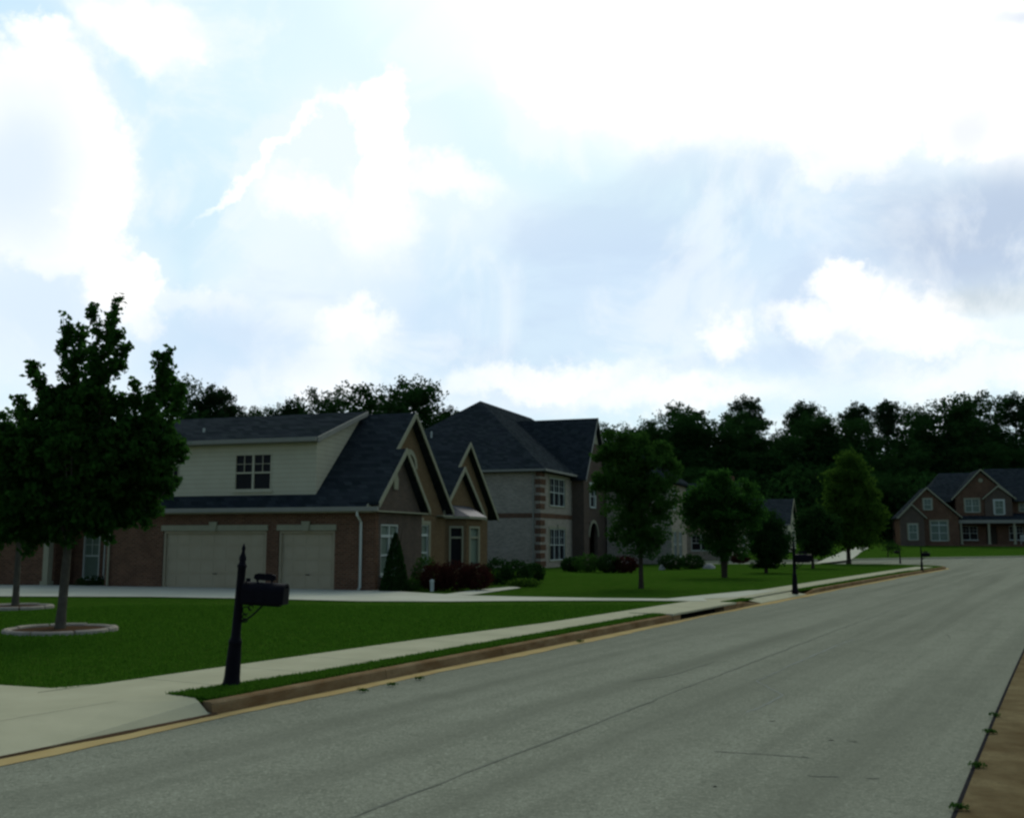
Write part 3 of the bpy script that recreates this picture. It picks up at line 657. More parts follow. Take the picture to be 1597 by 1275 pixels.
# ------------------------------------------------------------------ house one (left)
def house_one():
    H = thing('brick_house', 'brown brick house with triple garage bays, cream dormer and steep front gables', 'house', (-4.85, 36.7, 0), R(-18))
    ZE, YR, ZR = 2.95, 3.9, 6.8
    w = MB()   # garage wall y=0 with door openings
    d1, d2 = (-8.9, -4.4, -.02, 2.12), (-3.9, -1.6, -.02, 2.12)
    wall(w, 'y', 0, -11.5, 0, -.1, 2.78, [d1, d2])
    w.box(-11.5, -11.25, .25, 1.4, -.1, 2.78)
    fw = [(-12.75, -11.75, .25, 2.1), (-13.75, -12.95, .25, 2.1)]
    wall(w, 'y', 1.4, -14.2, -11.5, -.1, 2.78, fw)
    wall(w, 'y', .35, -27, -14.2, -.1, 2.78, [(-20.5, -19, .8, 2.2)])
    w.box(-14.45, -14.2, .6, 1.4, -.1, 2.78)
    w.box(-27, -1.6, 15.3, 15.5, -.1, 2.7); w.box(-27, -26.8, .6, 15.3, -.1, 2.78)
    w.build('wall', 'brick', H)
    # front: forward bay A2 (x=0), main gable A (x=-.49), bay gable B2 (x=-.8), gable B (x=-1.3)
    a = MB(); o1 = (.45, 1.95, .55, 2.35)
    wall(a, 'x', 0, .25, 4.2, -.1, 2.78, [o1]); a.box(-.5, -.25, 3.95, 4.195, -.1, 2.78)
    a.prism([(-.02, 0.0, 2.78), (-.02, 4.2, 2.78), (-.02, 2.05, 5.05)], (-.2, 0, 0)); a.build('wall', 'stone', H)
    b = MB(); o2 = (4.55, 6.05, .55, 2.4)
    wall(b, 'x', -.49, 4.2, 7.8, -.1, 2.78, [o2])
    b.prism([(-.49, .3, 2.9), (-.49, 7.8, 2.78), (-.49, YR, 6.66)], (-.25, 0, 0))
    b.prism([(-.8, 7.8, -.1), (-.8, 13.05, -.1), (-.8, 13.05, 2.8), (-.8, 10.4, 4.93), (-.8, 7.8, 2.8)], (-.25, 0, 0))
    b.prism([(-1.3, 7.8, 2.0), (-1.3, 7.8, -.1), (-1.3, 15.7, -.1), (-1.3, 15.7, 3.3), (-1.3, 12.48, 6.22), (-1.3, 8.6, 2.9)], (-.25, 0, 0))
    b.build('wall', 'tanbrick', H)
    # roofs
    r = MB(); tr = MB()
    gable_x(r, tr, -27.5, -.19, -.4, ZE, YR, ZR, 8.1, 3.0)
    gable_x(r, tr, -.9, .25, -.28, 3.12, 2.05, 5.2, 4.4, 2.95, t=.1)
    gable_x(r, tr, -3.4, -.55, 7.65, 2.85, 10.4, 5.08, 13.3, 2.85, t=.1)
    gable_x(r, tr, -12, -1.05, 8.15, 2.92, 12.48, 6.4, 16.6, 2.9)
    # rear slope fill so the ridge reads closed
    r.prism([(-27.5, 8.1, 3.0), (-12, 8.1, 3.0), (-12, 16.3, 3.2), (-27.5, 16.3, 3.2)], (0, 0, -.12))
    roof = r.build('roof', 'shingle', H); tr.build('rake_board', 'trim', H)
    # vent pipes
    for x, y, z in ((-8.2, 1.35, 5.9), (-9.9, 6, 5.5)):
        v = MB(); v.tube([(x, y, z - .3), (x, y, z + .28)], [.045, .045], 8); v.build('vent_pipe', 'white', roof)
    # eave gutter + returns
    g = MB(); g.box(-27.5, .30, -.54, -.403, 2.80, 2.955); g.build('gutter', 'soffit', H)
    s = MB(); s.box(-27.5, .0, -.402, .0, 2.755, 2.80); s.box(0.001, .25, -.3, 4.3, 2.78, 2.83); s.box(-.489, -.2, 6.9, 8.1, 2.76, 2.82); s.build('soffit', 'trim', H)
    # dormer
    d = MB(); wo = (-5.95, -4.35, 3.62, 5.0); wo2 = (-9.5, -8.4, 3.95, 4.62)
    wall(d, 'y', .15, -12.5, -2.5, 3.3, 5.42, [wo, wo2], th=.2)
    d.prism([(-2.5, .351, 3.35), (-2.5, .351, 5.42), (-2.5, 3.9, 6.76)], (-.15, 0, 0)); d.build('dormer_wall', 'siding', H)
    dr = MB(); dr.prism([(-12.8, -.2, 5.5), (-2.3, -.2, 5.5), (-2.3, 3.95, 6.93), (-12.8, 3.95, 6.93)], (0, 0, -.1)); dr.prism([(-12.8, 3.95, 6.93), (-2.3, 3.95, 6.93), (-2.3, 4.4, 6.5), (-12.8, 4.4, 6.5)], (0, 0, -.1)); dr.build('dormer_roof', 'shingle', H)
    e = MB(); e.box(-12.8, -2.3, -.33, -.202, 5.36, 5.51); e.prism([(-2.298, -.2, 5.51), (-2.298, 3.9, 6.93), (-2.298, 3.9, 6.74), (-2.298, -.2, 5.32)], (.04, 0, 0)); e.box(-12.8, -2.35, -.2, .149, 5.34, 5.38); e.build('dormer_trim', 'soffit', H)
    window(H, 'y', .15, -5.95, -4.35, 3.62, 5.0, 2, trim='siding', rec=.03)
    window(H, 'y', .15, -9.5, -8.4, 3.95, 4.62, 2, trim='trim', rec=.03, mid=False)
    # garage doors
    for (x0, x1, z0, z1) in (d1, d2):
        p = MB(); p.box(x0, x1, .17, .21, z0, z1); rows = 4; cols = 8 if x1 - x0 > 3 else 4
        for i in range(rows):
            za = z0 + .05 + i * (z1 - z0 - .06) / rows; zb = za + (z1 - z0 - .06) / rows - .035
            p.box(x0 + .05, x1 - .05, .155, .17, za, zb)
            for j in range(cols):
                ca = x0 + .1 + j * (x1 - x0 - .2) / cols; cb = ca + (x1 - x0 - .2) / cols - .09; p.box(ca, cb, .147, .155, za + .07, zb - .07)
        gd = p.build('garage_door', 'door', H)
        h = MB(); h.box((x0 + x1) / 2 - .08, (x0 + x1) / 2 + .08, .12, .147, .52, .55); h.build('handle', 'black', gd)
        t = MB(); t.box(x0, x0 + .09, .06, .155, z0, z1 - .09); t.box(x1 - .09, x1, .06, .155, z0, z1 - .09); t.box(x0, x1, .06, .155, z1 - .09, z1); t.build('door_frame', 'door', gd)
        l = MB(); l.box(x0 - .06, x1 + .06, -.05, .0, 2.13, 2.34); m_ = (x0 + x1) / 2
        l.prism([(m_ - .11, -.055, 2.12), (m_ + .11, -.055, 2.12), (m_ + .18, -.055, 2.46), (m_ - .18, -.055, 2.46)], (0, -.05, 0)); l.build('lintel', 'trim', H)
    # white downspout at the corner
    p = MB(); p.tube([(-.5, -.47, 2.8), (-.5, -.47, 2.66), (-.53, -.08, 2.42), (-.53, -.08, .12), (-.53, -.2, .05)], [.048] * 5, 8); p.build('downspout', 'white', H)
    p = MB(); p.tube([(-11.3, -.47, 2.8), (-11.3, -.47, 2.66), (-11.3, -.08, 2.42), (-11.3, -.08, .05)], [.045] * 4, 8); p.build('downspout', 'trim', H)
    # windows and trims at the front
    window(H, 'x', 0, *o1[:2], .55, 2.35, 2, transom=.42, pane='blind', mid=True, muntin=False, rec=.06)
    window(H, 'x', -.49, *o2[:2], .55, 2.4, 2, transom=.42, pane='blind', mid=True, muntin=False, rec=.06, surround='trim', keystone=True)
    for o in fw: window(H, 'y', 1.4, *o, 1, pane='blind', muntin=True, rec=.05)
    window(H, 'y', .35, -20.5, -19, .8, 2.2, 2, rec=.05)
    # gable ornaments
    v = MB(); v.prism([(.004, 1.62 - .17, 3.65), (.004, 1.62 + .17, 3.65), (.004, 1.62 + .2, 4.05), (.004, 1.62, 4.3), (.004, 1.62 - .2, 4.05)], (.05, 0, 0)); v.build('gable_trim', 'trim', H)  # raised pale shape on the forward gable, off its centre
    v = MB(); P = [(.75 * math.cos(t), .75 * math.sin(t)) for t in [math.pi * k / 12 for k in range(13)]]; Q = [(.55 * x / .75, .55 * y / .75) for x, y in P]
    for i in range(12):
        v.prism([(-.487, 3.95 + P[i][0], 4.6 + P[i][1]), (-.487, 3.95 + P[i + 1][0], 4.6 + P[i + 1][1]), (-.487, 3.95 + Q[i + 1][0], 4.6 + Q[i + 1][1]), (-.487, 3.95 + Q[i][0], 4.6 + Q[i][1])], (.06, 0, 0))
    v.build('arch_surround', 'trim', H)
    # canted bay with hipped metal roof
    c = MB(); bay = [(-.8, 8.75), (-.1, 9.5), (-.1, 11.5), (-.8, 12.25)]
    for (xa, ya), (xb, yb) in zip(bay, bay[1:]):
        n = Vector((yb - ya, -(xb - xa))).normalized(); t = Vector((xb - xa, yb - ya)); 
        def q(s, z0, z1, s1, d0, d1, mb):
            A = Vector((xa, ya)) + t * s; B = Vector((xa, ya)) + t * s1
            mb.prism([(*(A + n * d1), z0), (*(B + n * d1), z0), (*(B + n * d1), z1), (*(A + n * d1), z1)], (*(-n * (d1 - d0)), 0))
        q(0, -.1, .5, 1, -.15, 0, c); q(0, 2.4, 2.72, 1, -.15, 0, c); q(0, .5, 2.4, .16, -.15, 0, c); q(.84, .5, 2.4, 1, -.15, 0, c)
        f = MB(); q(.16, .5, 2.4, .24, -.08, .02, f); q(.76, .5, 2.4, .84, -.08, .02, f); q(.24, 2.3, 2.4, .76, -.08, .02, f); q(.24, .5, .6, .76, -.08, .02, f); q(.24, 1.85, 1.93, .76, -.08, .01, f)
        wn = f.build('window', 'trim', H); g = MB(); q(.22, .55, 2.35, .78, -.12, -.09, g); g.build('pane', 'blind' if xa != -.8 else 'glass', wn)
    c.build('bay_wall', 'tanbrick', H)
    e = MB(); ov = [(-.8, 8.5), (.1, 9.35), (.1, 11.65), (-.8, 12.5)]
    e.prism([(x, y, 2.82) for x, y in ov], (0, 0, -.1)); e.build('bay_cornice', 'trim', H)
    r = MB(); top = [(-.8, 9.3, 3.32), (-.8, 11.7, 3.32)]
    r.add([(*ov[0], 2.825), (*ov[1], 2.825), (*ov[2], 2.825), (*ov[3], 2.825), *top], [(0, 1, 4), (2, 3, 5), (1, 2, 5, 4), (0, 4, 5, 3), (0, 3, 2, 1)]); r.build('bay_roof', 'metalroof', H)
    # porch post left of the garage
    p = MB(); p.box(-14.35, -14.1, -.15, .1, 0, 2.78); p.box(-14.4, -14.05, -.2, .15, 0, .18); p.build('porch_post', 'trim', H)
    return H
house_one()

# ------------------------------------------------------------------ house two (pale brick, two storeys)
def hip(mb, x0, x1, y0, y1, z, rise, t=.14, ridge='y', run=None):
    if ridge == 'y':
        h = (x1 - x0) / 2 if run is None else run; xm = (x0 + x1) / 2; a, b = (xm, y0 + h, z + rise), (xm, y1 - h, z + rise)
        c = [(x0, y0, z), (x1, y0, z), (x1, y1, z), (x0, y1, z)]
        mb.add(c + [a, b], [(0, 1, 4), (1, 2, 5, 4), (2, 3, 5), (3, 0, 4, 5)])
    else:
        h = (y1 - y0) / 2 if run is None else run; ym = (y0 + y1) / 2; a, b = (x0 + h, ym, z + rise), (x1 - h, ym, z + rise)
        c = [(x0, y0, z), (x1, y0, z), (x1, y1, z), (x0, y1, z)]
        mb.add(c + [a, b], [(0, 1, 5, 4), (1, 2, 5), (2, 3, 4, 5), (3, 0, 4)])
    mb.prism([(x, y, z - .002) for x, y, z in c], (0, 0, -t))
def house_two():
    H = thing('brick_house', 'two storey pale brick house with brown corner quoins and tall hipped roof', 'house', (1.8, 65.5, 0), R(-20))
    w = MB(); lo = (1.9, 5.3, .45, 2.5); up = (1.9, 5.3, 4.0, 5.85)
    wall(w, 'y', 0, -13.8, 0, -.1, 3.18); wall(w, 'y', 0, -13.8, 0, 3.48, 6.2)
    wall(w, 'x', 0, .25, 7.0, -.1, 3.18, [lo]); wall(w, 'x', 0, .25, 7.0, 3.48, 6.2, [up])
    w.box(-.25, 0, 12.8, 25.3, -.1, 6.2); w.box(-13.8, -13.55, .25, 25.3, -.1, 6.2); w.box(-13.55, -.25, 25.05, 25.3, -.1, 6.2)
    w.build('wall', 'palebrick', H)
    b = MB(); b.box(-13.8, .02, -.02, .25, 3.18, 3.48); b.box(-.25, .02, .25, 7.0, 3.18, 3.48); b.build('brick_band', 'brick', H)
    q = MB(); z = .1; k = 0
    while z < 6.0:
        if not 3.05 < z < 3.5:
            l = 1.05 if k % 2 == 0 else .85; q = MB(); q.box(-l * .35, .035, -.035, l, z, z + .34); q.build('quoin', 'brick', H)
        z += .52; k += 1
    # brown entrance block; shade between the blocks is put into its darker brick
    e = MB(); o = (8.6, 9.9, 4.1, 5.7); d = (8.3, 10.5, 0, 3.0)
    e.box(.001, .88, 6.97, 7.2, -.1, 6.2); wall(e, 'x', .88, 7.2, 12.8, -.1, 6.2, [o, d]); e.box(.001, .63, 12.6, 12.8, -.1, 6.2)
    e.prism([(.88, 6.97, 6.2), (.88, 12.8, 6.2), (.88, 9.88, 10.3)], (-.25, 0, 0)); e.build('wall', 'stone', H)
    e = None; g = MB(); g.prism([(.883, 9.0, 8.7), (.883, 10.75, 8.7), (.883, 9.88, 10.0)], (.04, 0, 0)); g.build('gable_panel', 'trim', H)
    r = MB(); hip(r, -14.25, .45, -.45, 25.75, 6.25, 5.6); gable_x(r, None, -6.9, 1.15, 6.6, 6.0, 9.88, 10.6, 13.15, 6.0)
    roof = r.build('roof', 'shingle', H)
    v = MB(); v.tube([(-9.0, 3.0, 8.5), (-9.0, 3.0, 9.3)], [.06, .06], 8); v.build('vent_pipe', 'white', roof)
    t = MB(); t.box(-14.3, .5, -.55, -.452, 6.12, 6.26); t.box(.452, .55, -.55, 6.6, 6.12, 6.26)
    for ya in (6.6, 13.15):
        t.prism([(1.155, ya, 6.02), (1.155, 9.88, 10.62), (1.155, 9.88, 10.38), (1.155, ya, 5.8)], (.04, 0, 0))
    t.build('fascia', 'soffit', H)
    window(H, 'x', 0, *lo, 3, surround='trim', keystone=True, rec=.07); window(H, 'x', 0, *up, 3, surround='trim', rec=.07)
    window(H, 'x', .88, *o, 1, surround='white', rec=.07)
    a = MB(); P = [(1.1 * math.cos(t), 1.1 * math.sin(t)) for t in [math.pi * k / 10 for k in range(11)]]
    for i in range(10): a.prism([(.884, 9.4 + P[i][0], 2.0 + P[i][1] * .9), (.884, 9.4 + P[i + 1][0], 2.0 + P[i + 1][1] * .9), (.884, 9.4 + P[i + 1][0] * 1.2, 2.0 + P[i + 1][1] * 1.1), (.884, 9.4 + P[i][0] * 1.2, 2.0 + P[i][1] * 1.1)], (.05, 0, 0))
    a.build('door_arch', 'trim', H)
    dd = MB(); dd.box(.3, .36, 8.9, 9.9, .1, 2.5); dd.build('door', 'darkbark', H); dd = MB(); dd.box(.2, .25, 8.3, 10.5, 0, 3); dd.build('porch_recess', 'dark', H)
    p = MB(); p.tube([(-.45, -.5, 6.15), (-.45, -.09, 5.9), (-.45, -.09, .1)], [.05] * 3, 8); p.build('downspout', 'soffit', H)
    # far projecting wing
    w = MB(); l2 = (13.6, 14.9, .5, 2.4); l3 = (15.6, 16.9, .5, 2.4); u2 = (13.6, 14.9, 4.0, 5.6)
    wall(w, 'y', 12.9, .95, 5.8, -.1, 6.0); wall(w, 'x', 5.8, 13.15, 19, -.1, 6.0, [l2, l3, u2]); w.box(0, 5.55, 18.75, 19, -.1, 6.0); w.build('wall', 'palebrick', H)
    q = MB(); z = .1
    while z < 5.7: q = MB(); q.box(5.5, 5.84, 12.86, 13.5, z, z + .34); q.build('quoin', 'trim', H); z += .56
    for o_ in (l2, l3, u2): window(H, 'x', 5.8, *o_, 2, surround='trim', rec=.07)
    r = MB(); hip(r, -.4, 6.2, 12.5, 19.4, 6.05, 2.6, ridge='y'); r.build('roof', 'shingle', H)
    return H
house_two()

def small_house(name, label, loc, rz, w, d, ze, zp, wallm, gm):
    """ridge along x, gable end on the street side (x=0)"""
    H = thing(name, label, 'house', loc, rz)
    a = MB(); o = (1.2, 2.5, .7, 2.2); o2 = (d - 3.2, d - 1.6, .7, 2.2)
    wall(a, 'y', 0, -w, 0, -.3, ze, [(-3.4, -1.8, .8, 2.1)]); wall(a, 'x', 0, .25, d, -.3, ze, [o, o2]); a.box(-w, -w + .25, .25, d, -.3, ze); a.box(-w + .25, -.25, d - .25, d, -.3, ze); a.build('wall', wallm, H)
    g = MB(); g.prism([(0, 0, ze), (0, d, ze), (0, d / 2, zp - .15)], (-.25, 0, 0)); g.build('gable', gm, H)
    r = MB(); t = MB(); gable_x(r, t, -w - .3, .3, -.4, ze - .1, d / 2, zp, d + .4, ze - .1); r.build('roof', 'shingle', H); t.build('rake_board', 'trim', H)
    for q in (o, o2): window(H, 'x', 0, *q, 2, rec=.06)
    window(H, 'y', 0, -3.4, -1.8, .8, 2.1, 2, rec=.06)
    e = MB(); e.box(-w - .3, .3, -.5, -.402, ze - .25, ze - .09); e.build('gutter', 'soffit', H)
    return H
h3 = small_house('brick_house', 'one storey brick house half hidden behind two round street trees', (18.3, 86, hgt(86)), R(-20), 10.5, 10, 3.1, 6.7, 'palebrick', 'brick')
c = MB(); c.box(-1.2, -.5, 5.0, 6.0, 4.5, 7.3); c.build('chimney', 'brick', h3)
small_house('sided_house', 'small grey roofed house with pale sided gable end behind the round tree', (28.6, 107, hgt(107)), R(-20), 9, 9, 3.0, 5.7, 'siding', 'siding')

# ------------------------------------------------------------------ far house facing the road end
def far_house():
    Y = 128.; H = thing('gabled_house', 'wide dark brick house with two front gables and columned porch beyond the road end', 'house', (xat(1398, Y), Y, hgt(Y)), R(-15))
    z0 = -.4
    def gab(mb, xa, xb, ze, xm, zp, y, th=.3, base=None): mb.prism([(xa, y, z0 if base is None else base), (xb, y, z0 if base is None else base), (xb, y, ze), (xm, y, zp), (xa, y, ze)], (0, th, 0))
    w = MB(); lw = [(1.0, 2.2, .7, 2.8), (3.7, 5.6, .6, 3.0)]
    wall(w, 'y', 0, .1, 6.9, z0, 3.5, lw); w.prism([(.1, 0, 3.5), (6.9, 0, 3.5), (3.4, 0, 6.9)], (0, .3, 0)); w.box(.1, .4, .3, 6, z0, 3.5); w.box(6.6, 6.9, .3, 4, z0, 3.5); w.build('wall', 'brick', H)
    w = MB(); lo = [(7.6, 9.4, .7, 2.4), (10.4, 11.6, .1, 2.4), (13.0, 14.6, .7, 2.4), (17, 18.5, .7, 2.4)]
    wall(w, 'y', 2.6, 6.9, 22, z0, 3.4, lo); up = [(8.0, 9.6, 4.1, 5.7)]; wall(w, 'y', 1.6, 6.9, 13.3, 3.6, 5.9, up + [(11.3, 12.4, 3.8, 5.5)])
    w.prism([(6.9, 1.6, 5.9), (13.3, 1.6, 5.9), (9.9, 1.6, 9.0)], (0, .3, 0)); w.box(13.0, 13.3, 1.9, 6, 3.6, 5.9); w.box(6.9, 7.2, 1.9, 6, 3.6, 5.9)
    wall(w, 'y', 3.4, 13.3, 22, 3.4, 5.4, [(14.5, 16.2, 4.2, 5.2)]); w.box(21.7, 22, 2.9, 12, z0, 5.4); w.box(.4, 22, 12, 12.3, z0, 3.4); w.build('wall', 'brick', H)
    s = MB(); gab(s, .1, 2.9, 3.5, 1.5, 5.0, -.62, .25); s.box(.1, .3, -.37, -.003, z0, 3.5); s.box(2.7, 2.9, -.37, -.003, z0, 3.5); s.build('stone_front', 'stone', H); s = MB()
    s.prism([(10.2, 1.35, 3.6), (13.28, 1.35, 3.6), (13.28, 1.35, 5.8), (11.75, 1.35, 7.1), (10.2, 1.35, 5.8)], (0, .24, 0)); s.build('stone_front', 'stone', H)
    r = MB(); t = MB()
    def gy(xa, xb, ze, xm, zp, ya, yb, tt=.12):
        r.prism([(xa, ya, ze), (xm, ya, zp), (xm, yb, zp), (xa, yb, ze)], (0, 0, -tt)); r.prism([(xb, ya, ze), (xm, ya, zp), (xm, yb, zp), (xb, yb, ze)], (0, 0, -tt))
        for xe in (xa, xb): t.prism([(xe, ya - .004, ze + .01), (xm, ya - .004, zp + .02), (xm, ya - .004, zp - .2), (xe, ya - .004, ze - .18)], (0, -.05, 0))
    gy(-.25, 7.3, 3.45, 3.4, 7.15, -.35, 6.5); gy(-.2, 3.2, 3.4, 1.5, 5.15, -.9, .0); gy(6.4, 13.75, 5.7, 9.9, 9.4, 1.25, 8); gy(9.9, 13.7, 5.75, 11.75, 7.35, 1.1, 1.6)
    c = [(3.0, 2.2, 5.4), (23, 2.2, 5.4), (23, 14, 5.4), (3.0, 14, 5.4)]; top = [(6.0, 8.1, 9.35), (20, 8.1, 9.35)]
    r.add(c + top, [(0, 1, 5, 4), (1, 2, 5), (2, 3, 4, 5), (3, 0, 4)])
    r.add([(11.4, 3, 5.6), (23, 3, 5.6), (20, 8.0, 9.8), (11.4, 8.0, 9.8), (23, 13, 5.6), (11.4, 13, 5.6)], [(0, 1, 2, 3), (1, 4, 2), (4, 5, 3, 2), (0, 3, 5)])
    r.prism([(6.9, .3, 3.25), (22.2, .3, 3.25), (22.2, 2.6, 3.95), (6.9, 2.6, 3.95)], (0, 0, -.12))
    r.build('roof', 'shingle', H); t.build('rake_board', 'trim', H)
    b = MB(); b.box(6.95, 22.2, .18, .5, 2.72, 3.12); b.build('porch_beam', 'soffit', H)
    b = MB(); b.box(6.95, 22.2, .3, 2.6, -.4, .16); b.build('porch_floor', 'brick', H)
    for x in (7.2, 10.35, 13.2, 16.5, 19.6):
        p = MB(); p.lathe([(.2, .17), (.2, .3), (.15, .34), (.135, 2.55), (.17, 2.62), (.2, 2.72)], x, .45, 12); p.build('column', 'trim', H)
    for o in lw: window(H, 'y', 0, *o, 2, transom=.5, pane='blind', surround='trim', muntin=False)
    window(H, 'y', -.62, 1.05, 2.05, .7, 2.6, 1, pane='blind', surround='trim', rec=-.06)
    window(H, 'y', 0, 3.0, 3.9, 4.4, 5.7, 1, pane='blind', surround='trim', rec=-.06)
    for o in up: window(H, 'y', 1.6, *o, 2, pane='blind', surround='trim')
    window(H, 'y', 1.35, 11.3, 12.3, 3.8, 5.5, 1, trim='white', pane='blind', surround='white', rec=-.06)
    window(H, 'y', 3.4, 14.5, 16.2, 4.2, 5.2, 2, pane='blind', surround='trim')
    for o in (lo[0], lo[2], lo[3]): window(H, 'y', 2.6, *o, 2, pane='glass')
    d = MB(); d.box(10.45, 11.55, 2.65, 2.72, .16, 2.35); d.build('door', 'darkbark', H)
    v = MB(); v.prism([(9.9 + .26 * math.cos(k), 1.59, 8.0 + .26 * math.sin(k)) for k in [i * math.pi / 5 for i in range(10)]], (0, -.05, 0)); v.build('gable_trim', 'trim', H)  # round vent below the gable peak
    return H, Y
HF, YF = far_house()
def porch_chair(x, lab):
    t = thing('porch_chair', lab, 'chair', (HF.location.x + x * math.cos(R(15)) + 1.1 * math.sin(R(15)), YF - x * math.sin(R(15)) + 1.1 * math.cos(R(15)), hgt(YF) + .16), R(-15), 'white chairs on the far porch')
    b = MB(); b.box(-.27, .27, -.25, .25, .4, .45); b.build('seat', 'white', t)
    b = MB()
    for i in range(5): b.box(-.25 + i * .11, -.18 + i * .11, .22, .26, .45, 1.05)
    b.box(-.27, .27, .215, .265, 1.05, 1.13); b.build('backrest', 'white', t)
    for sx in (-.25, .22):
        for sy in (-.24, .2):
            b = MB(); b.box(sx, sx + .04, sy, sy + .04, 0, .4); b.build('leg', 'white', t)
        b = MB(); b.box(sx - .02, sx + .05, -.27, .24, .62, .66); b.box(sx, sx + .03, -.24, -.2, .45, .62); b.build('armrest', 'white', t)
porch_chair(14.2, 'white wooden porch chair nearest the porch column of the far house'); porch_chair(15.3, 'white wooden porch chair farther right on the far porch')

# ------------------------------------------------------------------ mailboxes
def mailbox(label, loc, rz, lean=0., detail=True, sc=1.):
    t = thing('mailbox', label, 'mailbox', loc, rz, 'black ornamental kerbside mailboxes'); t.rotation_euler = (0, lean, rz); t.scale = (sc, sc, sc)
    p = MB(); p.lathe([(.112, -.08), (.112, .03), (.105, .05), (.095, .1), (.088, .3), (.082, .42), (.076, .50), (.081, .51), (.082, .54), (.070, .56), (.058, .60), (.053, .9), (.050, 1.2), (.050, 1.42), (.060, 1.44), (.060, 1.455), (.045, 1.47), (.038, 1.50), (.045, 1.53), (.04, 1.56), (.024, 1.60), (.018, 1.63), (.025, 1.655), (.02, 1.68), (.004, 1.72)], n=20)
    p.build('post', 'black', t, smooth=True)
    b = MB(); P = []; L0, L1 = .05, .56; w = .12; zb = 1.02
    prof = [(-w, zb), (w, zb), (w, zb + .15)] + [(w * math.cos(a), zb + .15 + w * .8 * math.sin(a)) for a in [math.pi * k / 12 for k in range(1, 12)]] + [(-w, zb + .15)]
    b.prism([(L0, y, z) for y, z in prof], (L1 - L0, 0, 0)); bx = b.build('box', 'black', t)
    d = MB(); d.prism([(L1 + .002, y * 1.05, zb - .005 + (z - zb) * 1.03) for y, z in prof], (.02, 0, 0)); d.build('door', 'black', bx)
    h = MB(); h.box(L1 + .022, L1 + .045, -.02, .02, zb + .2, zb + .225); h.build('handle', 'black', bx)
    s = MB(); s.box(.03, .52, -.05, .05, zb - .035, zb - .003); s.build('support_plate', 'black', t)
    r = MB(); r.tube([(.04, 0, .79), (.10, 0, .80), (.17, 0, .85), (.24, 0, .92), (.30, 0, .99)], [.012] * 5, 6)
    for cx, cz, rad in ((.10, .915, .045), (.155, .95, .03), (.085, .84, .025)):
        r.tube([(cx + rad * math.cos(a), 0, cz + rad * math.sin(a)) for a in [k * math.pi / 7 for k in range(13)]], [.008] * 13, 5)
    r.tube([(.045, 0, .77), (.12, 0, .78), (.13, 0, .83)], [.009] * 3, 5); r.build('scroll_bracket', 'black', t)
    # name plaque standing on top, held by two little feet
    q = MB(); zt = zb + .255
    q.prism([(.16, -.012, zt + .035), (.19, -.012, zt + .015), (.41, -.012, zt + .015), (.44, -.012, zt + .035), (.43, -.012, zt + .08), (.38, -.012, zt + .098), (.22, -.012, zt + .098), (.17, -.012, zt + .08)], (0, .024, 0))
    q.box(.2, .22, -.01, .01, zt - .04, zt + .016); q.box(.38, .4, -.01, .01, zt - .04, zt + .016); q.build('name_plaque', 'black', t)
    q = MB(); q.box(.10, .112, -.105, -.09, zb + .1, zb + .29); q.box(.10, .15, -.105, -.09, zb + .25, zb + .29); q.build('flag', 'black', t)
    return t
m1 = mailbox('black ornamental mailbox nearest the camera, on a tapered fluted post', (-3.47, 13.01, 0), R(-4), R(3.4), sc=1.02)
def mb_copy(label, loc, rz, sc):
    c = copy_tree(m1); c.location = loc; c.rotation_euler = (0, 0, rz); c.scale = (sc,) * 3; c['label'] = label
mb_copy('black mailbox on the grass verge just past the storm drain and driveway', (*un(1240, 922), 0), R(-10), 1.02)
mb_copy('black mailbox at the far end of the verge near the road corner', (*un(1438, 889), 0), R(-15), .82)
mb_copy('black mailbox on the lawn before the cross street, left of the corner one', (*un(1404, 876), .0), R(170), .72)

# ------------------------------------------------------------------ tree rings
def ring(label, x, y, r, seed):
    t = thing('tree_ring', label, 'garden edging', (x, y, 0), R(seed * 37)); e = MB(); rr = random.Random(seed); n = 8
    for k in range(n):
        a0 = 2 * math.pi * k / n + .02; a1 = 2 * math.pi * (k + 1) / n - .02; dz = rr.uniform(-.012, .012); prev = None
        pts = []
        for j in range(7):
            s = j / 6; a = a0 + (a1 - a0) * s; q = r * (1 + .045 * math.sin(math.pi * s)); pts.append((q, a))
        for (qa, aa), (qb, ab) in zip(pts, pts[1:]):
            def sec(q, a): return [((q + d) * math.cos(a), (q + d) * math.sin(a), z + dz) for d, z in ((-.07, -.03), (-.065, .055), (-.03, .08), (.03, .08), (.065, .055), (.07, -.03))]
            e.add(sec(qa, aa) + sec(qb, ab), [(j, j + 1, j + 7, j + 6) for j in range(5)] + [(0, 1, 2, 3, 4, 5), (11, 10, 9, 8, 7, 6)])
    e.build('edging', 'edging', t)
    m = MB(); c = [(0, 0, .08)]; n = 24
    for k in range(n): c.append((r * .55 * math.cos(k * 2 * math.pi / n), r * .55 * math.sin(k * 2 * math.pi / n), .055 + rr.uniform(-.012, .012)))
    for k in range(n): c.append(((r - .06) * math.cos(k * 2 * math.pi / n), (r - .06) * math.sin(k * 2 * math.pi / n), .035))
    m.add(c, [(0, 1 + k, 1 + (k + 1) % n) for k in range(n)] + [(1 + k, 1 + n + k, 1 + n + (k + 1) % n, 1 + (k + 1) % n) for k in range(n)]); m.build('mulch', 'mulch', t, smooth=True)
ring('scalloped concrete edging ring round the large front maple', -8.93, 20.7, .96, 1)
ring('pale edging ring round the slim tree behind the large maple', -13.1, 27.6, .82, 2)
ring('pale edging ring at the left edge, between the other two rings', -12.35, 22.9, .8, 3)

